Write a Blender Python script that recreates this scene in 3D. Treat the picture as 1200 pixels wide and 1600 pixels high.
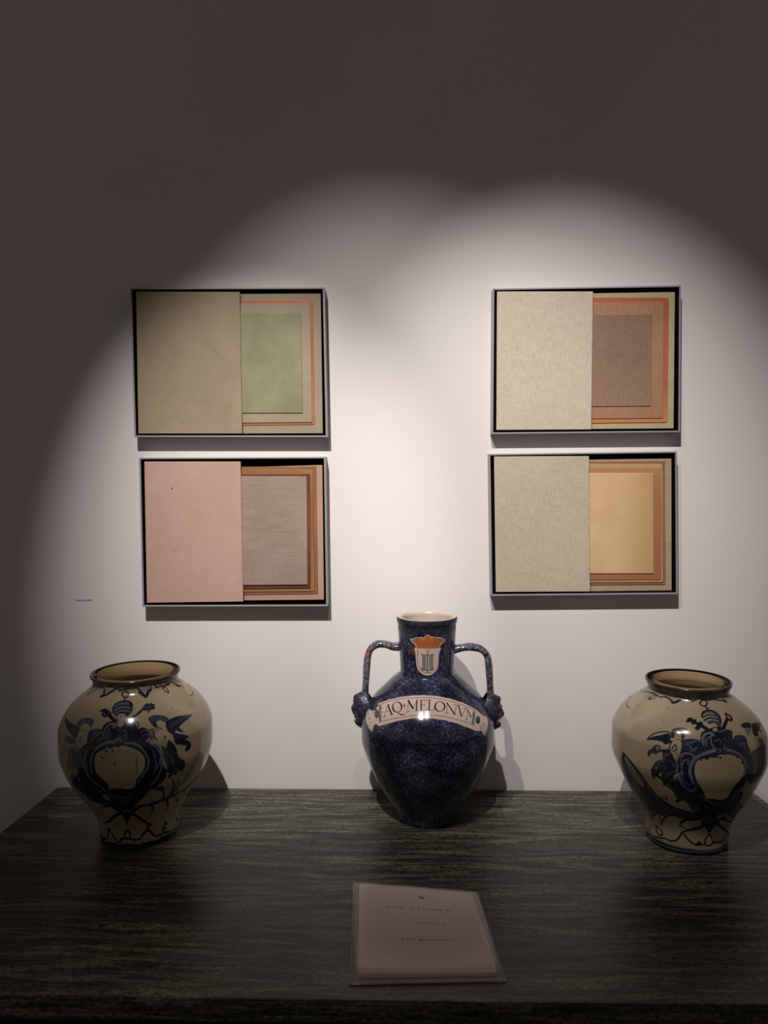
import bpy, math, random
import numpy as np
from mathutils import Vector, Matrix
for o in list(bpy.data.objects): bpy.data.objects.remove(o)
PI = math.pi
random.seed(4)
sc = bpy.context.scene
COL = sc.collection
sc.view_settings.view_transform = 'Standard'
sc.view_settings.look = 'None'
sc.view_settings.gamma = 1.0
sc.view_settings.use_curve_mapping = False
sc.view_settings.exposure = 0.0

# ---------------------------------------------------------------- camera
cam_data = bpy.data.cameras.new('camera')
cam_data.sensor_fit = 'VERTICAL'; cam_data.sensor_height = 32.0; cam_data.lens = 24.0
cam_data.clip_start = 0.05
cam = bpy.data.objects.new('camera', cam_data); COL.objects.link(cam)
cam.matrix_world = (Matrix.Translation((0, -1.666, 1.6)) @ Matrix.Rotation(math.radians(2.0), 4, 'Z')
                    @ Matrix.Rotation(math.radians(87.0), 4, 'X') @ Matrix.Rotation(math.radians(-0.46), 4, 'Z'))
sc.camera = cam

# ---------------------------------------------------------------- world, lamps and added fill spot
world = bpy.data.worlds.new('world'); sc.world = world; world.use_nodes = True
bg = world.node_tree.nodes['Background']
bg.inputs[0].default_value = (1.0, 0.87, 0.80, 1); bg.inputs[1].default_value = 0.112

def spot(name, loc, target, power, angle, blend, color, radius=0.022):
    d = bpy.data.lights.new(name, 'SPOT')
    d.energy = power; d.spot_size = math.radians(angle); d.spot_blend = blend
    d.color = color; d.shadow_soft_size = radius
    o = bpy.data.objects.new(name, d); COL.objects.link(o)
    o.location = loc
    o.rotation_euler = (Vector(target) - Vector(loc)).to_track_quat('-Z', 'Y').to_euler()
    return o
spot('ceiling_and_fill_spot', (-0.397, -1.45, 3.1), (-0.332, 0, 1.405), 178, 27.8, 0.956, (1.0, 0.950, 0.945), 0.014)
spot('ceiling_and_fill_spot', (-0.029, -1.45, 3.1), (0.385, 0, 1.475), 158, 34.2, 1.0, (1.0, 0.950, 0.945), 0.014)
spot('ceiling_and_fill_spot', (-0.397, -1.47, 3.1), (0.02, 0, 1.42), 92, 37.6, 1.0, (1.0, 0.945, 0.94), 0.014)  # fill spot added beside the first lamp to even out the wall pools

# ---------------------------------------------------------------- helpers
def lin(c):
    return tuple(((v / 255.0) / 12.92 if v / 255.0 <= 0.04045 else ((v / 255.0 + 0.055) / 1.055) ** 2.4) for v in c)
def put(name, me, mat=None, parent=None, loc=None):
    o = bpy.data.objects.new(name, me); COL.objects.link(o)
    if mat is not None and len(me.materials) == 0: me.materials.append(mat)
    if parent is not None: o.parent = parent
    if loc is not None: o.location = loc
    return o
def thing(name, label, cat, loc=(0, 0, 0), group=None):
    o = bpy.data.objects.new(name, None); COL.objects.link(o)
    o.empty_display_size = 0.05
    o.location = loc; o['label'] = label; o['category'] = cat
    if group: o['group'] = group
    return o
def mesh(name, verts, faces, smooth=False):
    me = bpy.data.meshes.new(name); me.from_pydata([tuple(v) for v in verts], [], faces)
    if smooth: me.polygons.foreach_set('use_smooth', [True] * len(me.polygons))
    me.update(); return me
def bevel(o, w, seg=2):
    m = o.modifiers.new('bevel', 'BEVEL'); m.width = w; m.segments = seg; m.limit_method = 'ANGLE'
def box_geo(x0, x1, y0, y1, z0, z1):
    v = [(x0, y0, z0), (x1, y0, z0), (x1, y1, z0), (x0, y1, z0), (x0, y0, z1), (x1, y0, z1), (x1, y1, z1), (x0, y1, z1)]
    f = [(0, 3, 2, 1), (4, 5, 6, 7), (0, 1, 5, 4), (1, 2, 6, 5), (2, 3, 7, 6), (3, 0, 4, 7)]
    return v, f
def box(name, b, mat, parent=None, bev=0.0):
    v, f = box_geo(*b); o = put(name, mesh(name, v, f), mat, parent)
    if bev: bevel(o, bev)
    return o
def prism(poly, y_front, y_back):
    """polygon in x,z (counter clockwise seen from the front) extruded between two y planes"""
    n = len(poly)
    v = [(p[0], y_front, p[1]) for p in poly] + [(p[0], y_back, p[1]) for p in poly]
    f = [tuple(range(n)), tuple(range(2 * n - 1, n - 1, -1))]
    for i in range(n):
        j = (i + 1) % n
        f.append((i, i + n, j + n, j))
    return v, f
def pchip(x, y, xq):
    x = np.asarray(x, float); y = np.asarray(y, float)
    h = np.diff(x); d = np.diff(y) / h; m = np.zeros_like(y)
    for i in range(1, len(x) - 1):
        if d[i-1] * d[i] > 0: m[i] = 2 * d[i-1] * d[i] / (d[i-1] + d[i])
    m[0] = d[0]; m[-1] = d[-1]
    i = np.clip(np.searchsorted(x, xq) - 1, 0, len(x) - 2); t = (xq - x[i]) / h[i]
    return (1+2*t)*(1-t)**2*y[i] + t*(1-t)**2*h[i]*m[i] + t*t*(3-2*t)*y[i+1] + t*t*(t-1)*h[i]*m[i+1]

# ---------------------------------------------------------------- materials
class NT:
    def __init__(s, name):
        s.m = bpy.data.materials.new(name); s.m.use_nodes = True
        s.t = s.m.node_tree; s.b = s.t.nodes['Principled BSDF']
    def n(s, kind, **kw):
        nd = s.t.nodes.new(kind)
        for k, v in kw.items():
            if k.startswith('i_'):
                key = k[2:].replace('_', ' ')
                nd.inputs[int(key) if key.isdigit() else key].default_value = v
            else: setattr(nd, k, v)
        return nd
    def l(s, a, b): s.t.links.new(a, b)
    def coord(s, scale=(1, 1, 1), rot=(0, 0, 0)):
        tc = s.n('ShaderNodeTexCoord'); mp = s.n('ShaderNodeMapping')
        mp.inputs['Scale'].default_value = scale; mp.inputs['Rotation'].default_value = rot
        s.l(tc.outputs['Object'], mp.inputs[0]); return mp.outputs[0]
    def noise(s, vec, scale, detail=3, rough=0.5, dist=0.0):
        nd = s.n('ShaderNodeTexNoise', i_Scale=scale, i_Detail=detail, i_Roughness=rough, i_Distortion=dist)
        s.l(vec, nd.inputs['Vector']); return nd.outputs['Fac']
    def ramp(s, fac, stops, interp='LINEAR'):
        r = s.n('ShaderNodeValToRGB'); e = r.color_ramp.elements; r.color_ramp.interpolation = interp
        while len(e) < len(stops): e.new(0.5)
        for i, (p, c) in enumerate(stops):
            e[i].position = p
            e[i].color = (c, c, c, 1) if isinstance(c, (int, float)) else (*lin(c), 1)
        s.l(fac, r.inputs[0]); return r.outputs[0]
    def mix(s, fac, a, b, mode='MIX'):
        m = s.n('ShaderNodeMix', data_type='RGBA', blend_type=mode)
        for sock, val in ((m.inputs['Factor'], fac), (m.inputs[6], a), (m.inputs[7], b)):
            if hasattr(val, 'type') and hasattr(val, 'is_output'): s.l(val, sock)
            elif isinstance(val, (int, float)): sock.default_value = val
            else: sock.default_value = (*lin(val), 1)
        return m.outputs[2]
    def base(s, c):
        if hasattr(c, 'is_output'): s.l(c, s.b.inputs['Base Color'])
        else: s.b.inputs['Base Color'].default_value = (*lin(c), 1)
    def bump(s, h, strength, dist):
        b = s.n('ShaderNodeBump', i_Strength=strength, i_Distance=dist)
        s.l(h, b.inputs['Height']); s.l(b.outputs[0], s.b.inputs['Normal'])
    def set(s, **kw):
        for k, v in kw.items(): s.b.inputs[k.replace('_', ' ')].default_value = v
        return s.m

def mat_plain(name, c, rough=0.6, spec=0.3, metal=0.0):
    t = NT(name); t.base(c); return t.set(Roughness=rough, Specular_IOR_Level=spec, Metallic=metal)

def mat_wall():
    t = NT('painted_plaster'); v = t.coord()
    n1 = t.noise(v, 1.7, 4); n2 = t.noise(v, 120, 3)
    c = t.ramp(n1, [(0.3, (219, 212, 208)), (0.7, (226, 219, 214))])
    t.base(c); t.bump(n2, 0.10, 0.001)
    return t.set(Roughness=0.75, Specular_IOR_Level=0.25)

def mat_panel(name, c1, c2, kind='paint', c3=None, gx=(0, 1), amt=0.5, rough=0.72):
    """canvas or board: two colours mottled, woven linen relief when kind is linen / thread"""
    t = NT(name); v = t.coord()
    big = t.noise(v, 9, 4, 0.6, 0.6)
    c = t.ramp(big, [(0.32, c1), (0.68, c2)])
    if c3 is not None:    # soft painted gradient across the panel, in the panel's own coordinates
        tc = t.n('ShaderNodeTexCoord'); sep = t.n('ShaderNodeSeparateXYZ'); t.l(tc.outputs['Generated'], sep.inputs[0])
        ax = sep.outputs[0] if gx[0] == 'x' else sep.outputs[2]
        r = t.ramp(ax, [(gx[1], 0.0), (gx[2], 1.0)] if gx[1] < gx[2] else [(gx[2], 1.0), (gx[1], 0.0)])
        c = t.mix(r, c, c3)
    if kind in ('linen', 'thread'):
        vh = t.coord((45, 1, 430)) if kind == 'linen' else t.coord((14, 1, 330))
        vv = t.coord((520, 1, 50))
        nh = t.noise(vh, 1.0, 3, 0.6); nv = t.noise(vv, 1.0, 3, 0.6)
        mh = t.ramp(nh, [(0.35, 0.0), (0.68, 1.0)]); mv = t.ramp(nv, [(0.35, 0.0), (0.68, 1.0)])
        dk = tuple(int(k * 0.86) for k in c1); lt = tuple(min(255, int(k * 1.07)) for k in c2)
        c = t.mix(t.mix(0.7 if kind == 'linen' else 0.6, (0, 0, 0), mh, 'MIX'), c, lt if kind == 'linen' else dk)
        c = t.mix(t.mix(0.5 if kind == 'linen' else 0.25, (0, 0, 0), mv, 'MIX'), c, dk if kind == 'linen' else lt)
        add = t.n('ShaderNodeMath', operation='ADD'); t.l(nh, add.inputs[0]); t.l(nv, add.inputs[1])
        t.bump(add.outputs[0], 0.35, 0.0006)
    else:
        fl = t.noise(v, 60, 4, 0.7)
        c = t.mix(t.ramp(fl, [(0.60, 0.0), (0.80, 0.35)]), c, tuple(int(k * 0.72) for k in c1))
        t.bump(t.noise(v, 160, 4), 0.2, 0.0006)
    t.base(c)
    return t.set(Roughness=rough, Specular_IOR_Level=0.25)

def mat_glaze(name, c1, c2, painted=True):
    """tin glaze with brush painting held in the 'paint' colour attribute"""
    t = NT(name); v = t.coord()
    c = t.ramp(t.noise(v, 7, 4, 0.55, 0.5), [(0.3, c1), (0.7, c2)])
    fine = t.noise(v, 38, 4, 0.6)
    c = t.mix(t.ramp(fine, [(0.55, 0.0), (0.85, 0.25)]), c, (150, 118, 80))
    fleck = t.noise(v, 75, 1)
    c = t.mix(t.ramp(fleck, [(0.775, 0.0), (0.80, 0.75)]), c, (58, 40, 30))
    if not painted:
        t.base(c); t.bump(t.noise(v, 26, 3), 0.10, 0.002)
        return t.set(Roughness=0.16, Specular_IOR_Level=0.5)
    at = t.n('ShaderNodeAttribute', attribute_name='paint')
    pv = t.mix(t.ramp(t.noise(v, 150, 2), [(0.40, 0.0), (0.80, 0.30)]), at.outputs['Color'], (60, 72, 96))
    pv = t.mix(0.45, at.outputs['Color'], pv)
    c = t.mix(at.outputs['Alpha'], c, pv)
    t.base(c); t.bump(t.noise(v, 26, 3), 0.10, 0.002)
    return t.set(Roughness=0.16, Specular_IOR_Level=0.5)

def mat_sponge(name='sponged_blue_glaze', painted=True, pale=0.0):
    t = NT(name); v = t.coord()
    n1 = t.noise(v, 260, 5, 0.75); n2 = t.noise(v, 20, 3, 0.6)
    c = t.ramp(n1, [(0.36, (18, 19, 34)), (0.47, (40, 43, 72)), (0.54, (66, 69, 98)), (0.64, (124, 124, 132))])
    d = t.ramp(n1, [(0.38, (11, 13, 23)), (0.50, (20, 25, 42)), (0.58, (38, 46, 56)), (0.68, (74, 80, 84))])
    c = t.mix(t.ramp(n2, [(0.38, 0.0), (0.62, 1.0)]), c, d)
    oc = t.noise(v, 27, 2, 0.5)
    sp = t.mix(1.0, t.ramp(oc, [(0.655, 0.0), (0.73, 0.5)]), t.ramp(n1, [(0.42, 0.2), (0.60, 1.0)]), 'MULTIPLY')
    c = t.mix(sp, c, (134, 100, 48))
    if not painted: c = t.mix(0.5, c, (40, 38, 38))
    if pale: c = t.mix(t.ramp(t.noise(v, 210, 4, 0.7), [(0.44, 0.0), (0.58, pale)]), c, (128, 128, 134))
    if not painted:
        t.base(c); t.bump(t.noise(v, 160, 4), 0.5, 0.002)
        return t.set(Roughness=0.34, Specular_IOR_Level=0.4)
    if painted:
        at = t.n('ShaderNodeAttribute', attribute_name='paint')
        c = t.mix(at.outputs['Alpha'], c, at.outputs['Color'])
    t.base(c); t.bump(t.noise(v, 60, 3), 0.08, 0.001)
    return t.set(Roughness=0.14, Specular_IOR_Level=0.5)

def mat_granite():
    t = NT('banded_green_granite')
    v = t.coord((1, 1, 1)); warp = t.noise(t.coord((2.2, 9, 9)), 1.0, 3, 0.6)
    # bands run along x, displaced by a slow warp
    sep = t.n('ShaderNodeSeparateXYZ'); t.l(v, sep.inputs[0])
    w = t.n('ShaderNodeMath', operation='MULTIPLY_ADD'); t.l(warp, w.inputs[0]); w.inputs[1].default_value = 0.06; t.l(sep.outputs[1], w.inputs[2])
    cb = t.n('ShaderNodeCombineXYZ'); t.l(sep.outputs[0], cb.inputs[0]); t.l(w.outputs[0], cb.inputs[1]); t.l(sep.outputs[2], cb.inputs[2])
    m1 = t.n('ShaderNodeMapping'); m1.inputs['Scale'].default_value = (6.5, 82, 82); t.l(cb.outputs[0], m1.inputs[0])
    m2 = t.n('ShaderNodeMapping'); m2.inputs['Scale'].default_value = (120, 230, 230); t.l(cb.outputs[0], m2.inputs[0])
    m3 = t.n('ShaderNodeMapping'); m3.inputs['Scale'].default_value = (1.2, 11, 11); t.l(cb.outputs[0], m3.inputs[0])
    b = t.noise(m1.outputs[0], 1.0, 6, 0.7, 0.5); f = t.noise(m2.outputs[0], 1.0, 5, 0.75, 0.6); g = t.noise(m3.outputs[0], 1.0, 3, 0.5)
    c = t.ramp(b, [(0.34, (32, 32, 28)), (0.46, (66, 65, 54)), (0.55, (108, 104, 86)), (0.68, (152, 145, 120))])
    c = t.mix(t.ramp(g, [(0.35, 0.0), (0.65, 0.5)]), c, (56, 60, 52))
    c = t.mix(t.ramp(f, [(0.38, 0.95), (0.52, 0.0)]), c, (26, 27, 23))
    c = t.mix(t.ramp(f, [(0.58, 0.0), (0.74, 0.5)]), c, (162, 156, 132))
    t.base(c)
    rr = t.ramp(f, [(0.3, 0.30), (0.7, 0.42)]); t.l(rr, t.b.inputs['Roughness'])
    return t.set(Specular_IOR_Level=0.27)

def mat_clear():
    t = NT('clear_plastic'); t.base((250, 240, 236))
    return t.set(Roughness=0.16, Transmission_Weight=0.78, IOR=1.2, Specular_IOR_Level=0.6)

M = dict(
    wall=mat_wall(), granite=mat_granite(), sponge=mat_sponge(), sponge_pale=mat_sponge('sponged_pale_blue_glaze', True, 0.8), sponge_mask=mat_sponge('sponged_dark_glaze', False),
    glaze=mat_glaze('cream_tin_glaze', (144, 128, 102), (158, 142, 118)),
    glaze_in=mat_glaze('stained_inner_glaze', (168, 138, 100), (190, 164, 126), False),
    rim_dark=mat_glaze('dark_rim_glaze', (38, 34, 36), (58, 48, 42), False),
    rim_pale=mat_glaze('worn_pale_glaze', (186, 164, 148), (206, 190, 178), False),
    alu=mat_plain('satin_grey_metal', (158, 156, 155), 0.45, 0.5, 0.15),
    black=mat_plain('black_tray_paint', (10, 9, 9), 0.9, 0.1),
    dark_wood=mat_plain('dark_console_paint', (20, 18, 16), 0.6, 0.3),
    paper=mat_plain('white_paper', (243, 226, 218), 0.6, 0.3), ink=mat_plain('grey_print', (120, 104, 112), 0.8, 0.1),
    lettering=mat_plain('dark_vinyl_lettering', (40, 32, 30), 0.6, 0.2),
    plastic=mat_clear(),
    floor=mat_plain('dark_floor', (70, 58, 48), 0.5, 0.3), ceiling=mat_plain('ceiling_paint', (190, 186, 180), 0.9, 0.1),
)

# ---------------------------------------------------------------- room
def struct(name, b, mat):
    o = box(name, b, mat); o['kind'] = 'structure'; return o
struct('wall_back', (-3.2, 3.2, 0.0, 0.12, 0.0, 3.5), M['wall'])
struct('floor', (-3.2, 3.2, -4.6, 0.12, -0.1, 0.0), M['floor'])
struct('ceiling', (-3.2, 3.2, -4.6, 0.12, 3.5, 3.6), M['ceiling'])

# ---------------------------------------------------------------- console table with granite top
TZ = 0.9
table = thing('console_table', 'long console table with a polished green-grey banded granite top against the wall', 'table', (-0.02, -0.34, 0))
tp = [(-0.835, -0.6915), (0.805, -0.6815), (0.7392, -0.004), (-0.7965, -0.004)]
def slab(name, poly, z0, z1, mat, parent, off, bev):
    n = len(poly)
    v = [(x - off[0], y - off[1], z0) for x, y in poly] + [(x - off[0], y - off[1], z1) for x, y in poly]
    f = [tuple(range(n - 1, -1, -1)), tuple(range(n, 2 * n))] + [(i, (i + 1) % n, (i + 1) % n + n, i + n) for i in range(n)]
    o = put(name, mesh(name, v, f), mat, parent); bevel(o, bev, 3); return o
slab('table_top', tp, TZ - 0.032, TZ, M['granite'], table, (-0.02, -0.34), 0.004)
slab('apron', [(-0.76, -0.63), (0.74, -0.62), (0.70, -0.03), (-0.75, -0.03)], 0.76, TZ - 0.032, M['dark_wood'], table, (-0.02, -0.34), 0.003)
for lx in (-0.72, 0.68):
    for ly in (-0.58, -0.08):
        v = []; f = []
        for k, (z, w) in enumerate(((0, 0.022), (0.05, 0.030), (0.4, 0.026), (0.70, 0.036), (0.76, 0.036))):
            v += [(lx + 0.02 + sx * w, ly + 0.34 + sy * w, z) for sx, sy in ((-1, -1), (1, -1), (1, 1), (-1, 1))]
            if k: f += [(4*k-4+i, 4*k-4+(i+1) % 4, 4*k+(i+1) % 4, 4*k+i) for i in range(4)]
        f += [(3, 2, 1, 0), (16, 17, 18, 19)]
        bevel(put('leg', mesh('leg', v, f), M['dark_wood'], table), 0.004)

# ---------------------------------------------------------------- framed works
FRAMES = {'TL': [[[-0.5941,1.9947],[-0.1791,1.9895],[-0.1763,1.6745],[-0.5924,1.6785]],[[[[-0.5816,1.9872],[-0.359,1.9829],[-0.3593,1.6837],[-0.5841,1.6859]],0.0285,0.0257,0],[[[-0.372,1.981],[-0.1881,1.981],[-0.1874,1.6829],[-0.3751,1.6841]],0.0195,0.01,0],[[[-0.3812,1.966],[-0.2052,1.9633],[-0.2044,1.7019],[-0.3861,1.7019]],0.021,0.0195,0.004],[[[-0.3808,1.9601],[-0.2105,1.9579],[-0.2094,1.7064],[-0.3856,1.7069]],0.023,0.021,0.003],[[[-0.3807,1.9409],[-0.2305,1.9386],[-0.2297,1.7265],[-0.3847,1.7279]],0.025,0.023,0]]],
 'BL': [[[-0.5835,1.6344],[-0.181,1.6328],[-0.1799,1.3113],[-0.5838,1.311]],[[[[-0.5727,1.6261],[-0.3637,1.6243],[-0.3633,1.3218],[-0.5745,1.3195]],0.0285,0.0257,0],[[[-0.3768,1.6118],[-0.1893,1.6154],[-0.1894,1.3237],[-0.382,1.3222]],0.018,0.01,0],[[[-0.3764,1.6132],[-0.2023,1.6127],[-0.202,1.3365],[-0.3815,1.3345]],0.0193,0.018,0],[[[-0.3879,1.6073],[-0.2091,1.6065],[-0.209,1.3424],[-0.3929,1.341]],0.0208,0.0193,0.003],[[[-0.3877,1.5973],[-0.216,1.5966],[-0.2176,1.3497],[-0.3923,1.3483]],0.0227,0.0208,0],[[[-0.3871,1.5931],[-0.2225,1.5911],[-0.2235,1.3577],[-0.3915,1.3568]],0.0254,0.0227,0]]],
 'TR': [[[0.1741,1.9812],[0.5635,1.9814],[0.5654,1.6774],[0.1717,1.6775]],[[[[0.1834,1.9752],[0.3826,1.9721],[0.381,1.6852],[0.1819,1.686]],0.0285,0.0257,0],[[[0.3694,1.9707],[0.5547,1.9709],[0.5551,1.6859],[0.371,1.6864]],0.0195,0.01,0],[[[0.3623,1.9613],[0.5418,1.9585],[0.5413,1.6991],[0.3637,1.6987]],0.0213,0.0195,0.006],[[[0.362,1.9502],[0.5308,1.9498],[0.5319,1.7075],[0.3633,1.7079]],0.023,0.0213,0.003],[[[0.3617,1.925],[0.506,1.9237],[0.5057,1.7331],[0.3628,1.7336]],0.0248,0.023,0]]],
 'BR': [[[0.1657,1.6359],[0.5593,1.638],[0.5647,1.3356],[0.17,1.3328]],[[[[0.177,1.6303],[0.3766,1.6296],[0.3802,1.3418],[0.1806,1.3412]],0.0285,0.0257,0],[[[0.3693,1.622],[0.5517,1.6234],[0.5553,1.3417],[0.3709,1.3401]],0.0185,0.01,0],[[[0.3645,1.6182],[0.5375,1.6178],[0.5418,1.3547],[0.366,1.3538]],0.0198,0.0185,0.003],[[[0.3642,1.6131],[0.5321,1.6122],[0.536,1.3603],[0.3656,1.3603]],0.0213,0.0198,0.003],[[[0.3639,1.6065],[0.5281,1.6047],[0.5318,1.3656],[0.3652,1.3654]],0.0228,0.0213,0.003],[[[0.3635,1.5937],[0.5127,1.5925],[0.5154,1.3793],[0.3647,1.3796]],0.0248,0.0228,0]]]}
PM = {
 'TL': [('paint', (158, 142, 116), (144, 129, 104), None), ('paint', (150, 134, 112), (164, 146, 122), None), ('paint', (188, 122, 80), (168, 104, 66), None),
        ('paint', (152, 136, 114), (164, 148, 126), None), ('paint', (128, 126, 96), (148, 146, 114), None)],
 'BL': [('paint', (186, 152, 134), (194, 160, 146), None), ('paint', (172, 138, 116), (182, 148, 130), None), ('paint', (130, 87, 60), (148, 101, 68), None),
        ('paint', (156, 113, 72), (138, 96, 62), None), ('paint', (88, 50, 36), (122, 72, 48), None), ('thread', (150, 130, 114), (166, 146, 130), None)],
 'TR': [('linen', (192, 178, 156), (204, 192, 170), None), ('linen', (178, 158, 124), (190, 172, 138), None), ('paint', (166, 92, 64), (182, 104, 72), ((196, 130, 82), ('z', 0.35, 0.0))),
        ('linen', (160, 116, 88), (174, 132, 102), None), ('linen', (132, 104, 86), (146, 118, 98), ((154, 126, 98), ('z', 0.55, 0.0)))],
 'BR': [('linen', (184, 168, 144), (198, 184, 160), None), ('linen', (164, 142, 114), (178, 156, 128), None), ('paint', (134, 94, 64), (152, 110, 76), None),
        ('paint', (190, 158, 116), (174, 142, 104), None), ('paint', (160, 100, 72), (168, 112, 78), ((176, 134, 88), ('z', 0.75, 1.0))),
        ('paint', (206, 170, 124), (218, 184, 138), ((190, 152, 102), ('x', 0.5, 1.0)))],
}
FL = {
 'TL': ('framed abstract with a blank beige panel beside pale green, upper left of four', ['plain beige canvas panel over the left half', 'beige base panel', 'thin orange board edge', 'beige panel with darker edge line', 'small pale green panel']),
 'BL': ('framed abstract with a blank pink panel beside grey ribbed cloth, lower left', ['plain pink canvas panel over the left half', 'pinkish base panel', 'tan brown board', 'ochre yellow board', 'dark red-brown board', 'small grey ribbed cloth panel']),
 'TR': ('framed abstract with a linen panel beside brown within orange, upper right', ['bare linen panel over the left half', 'linen base panel', 'rounded orange-red board', 'tan linen panel', 'small grey-brown linen panel']),
 'BR': ('framed abstract with a linen panel beside a golden yellow rectangle, lower right', ['bare linen panel over the left half', 'linen base panel', 'brown board edge', 'pale ochre board', 'rosy brown board', 'small golden yellow panel']),
}
def rounded(poly, r):
    if r <= 0: return poly
    out = []; n = len(poly)
    for i in range(n):
        p0, p, p1 = (np.array(poly[k % n]) for k in (i - 1, i, i + 1))
        a = (p0 - p) / np.linalg.norm(p0 - p); b = (p1 - p) / np.linalg.norm(p1 - p)
        for k in range(5):
            t = k / 4.0; q = (1-t)**2 * (p + a*r) + 2*t*(1-t) * p + t*t * (p + b*r)
            out.append((q[0], q[1]))
    return out
FD = 0.030
NAIL = (-0.5141, 1.568)
for key, (outer, panels) in FRAMES.items():
    cx = sum(p[0] for p in outer) / 4; cz = sum(p[1] for p in outer) / 4
    root = thing('framed_artwork', FL[key][0], 'artwork', (cx, 0, cz), 'four framed works on the wall')
    loc = lambda ps: [(x - cx, z - cz) for x, z in ps]
    O = loc(outer)                                     # TL, TR, BR, BL corners
    def inset(ps, d):
        return [(ps[0][0]+d, ps[0][1]-d), (ps[1][0]-d, ps[1][1]-d), (ps[2][0]-d, ps[2][1]+d), (ps[3][0]+d, ps[3][1]+d)]
    I = inset(O, 0.0035)
    for i in range(4):                                 # four metal rails, mitred at the corners
        j = (i + 1) % 4
        v, f = prism([O[i], I[i], I[j], O[j]], -FD, -0.001)
        o = put('frame_rail', mesh('frame_rail', v, f), M['alu'], root); bevel(o, 0.0006, 1)
    I2 = inset(O, 0.0036)
    T2 = inset(O, 0.0046)
    v = []; f = []
    for i in range(4):                                 # black liner on the inner faces of the tray
        j = (i + 1) % 4; v2, f2 = prism([I2[i], T2[i], T2[j], I2[j]], -FD + 0.0025, -0.002)
        f += [tuple(k + len(v) for k in q) for q in f2]; v += v2
    put('tray_liner', mesh('tray_liner', v, f), M['black'], root)
    v, f = prism([T2[0], T2[3], T2[2], T2[1]], -0.005, -0.002)
    put('tray_back', mesh('tray_back', v, f), M['black'], root)
    for k, (pts, y0, y1, rr) in enumerate(panels):
        kind, c1, c2, g = PM[key][k]
        P = loc(pts)
        v, f = prism(rounded([P[0], P[3], P[2], P[1]], rr), -y0, -y1)
        mt = mat_panel('panel_' + key.lower() + str(k), c1, c2, kind, g[0] if g else None, g[1] if g else (0, 1))
        o = put('panel', mesh('panel', v, f), mt, root); bevel(o, 0.0007, 1); o['label'] = FL[key][1][k]
    if key == 'BL':                                    # the small dark nail hole in the pink panel
        nh = [(NAIL[0] - cx + 0.0016 * math.cos(a * PI / 4), NAIL[1] - cz + 0.0016 * math.sin(a * PI / 4)) for a in range(8)]
        v, f = prism(nh[::-1], -0.0289, -0.0284); o = put('nail_hole', mesh('nail_hole', v, f), M['black'], root)

# ---------------------------------------------------------------- painted vessels
PROF = {'left': {"c":[-0.5334,-0.2166],"z":[0,0.004,0.015,0.04,0.07,0.1,0.14,0.18,0.215,0.2425,0.2635,0.278,0.288,0.295,0.3,0.309],"r":[0.069,0.0725,0.0735,0.0772,0.0915,0.1105,0.1325,0.1425,0.1425,0.1335,0.1195,0.1035,0.091,0.0825,0.0795,0.0787]},
 'right': {"c":[0.5201,-0.2183],"z":[0,0.004,0.0143,0.0383,0.067,0.0957,0.1339,0.1722,0.2104,0.236,0.256,0.27,0.2775,0.283,0.288,0.293],"r":[0.07,0.0735,0.0745,0.0775,0.0895,0.1065,0.1255,0.1375,0.1365,0.1255,0.1085,0.0905,0.08,0.0735,0.0705,0.0703]},
 'jar': {"c":[0.031,-0.1358],"z":[0,0.003,0.0196,0.049,0.0881,0.1273,0.1665,0.1959,0.2252,0.25,0.27,0.284,0.292,0.297,0.303,0.3232,0.3623,0.385],"r":[0.0575,0.06,0.0672,0.0855,0.107,0.1233,0.1335,0.1338,0.1235,0.106,0.086,0.0712,0.0612,0.0552,0.0541,0.0548,0.0568,0.058]}}
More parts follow.
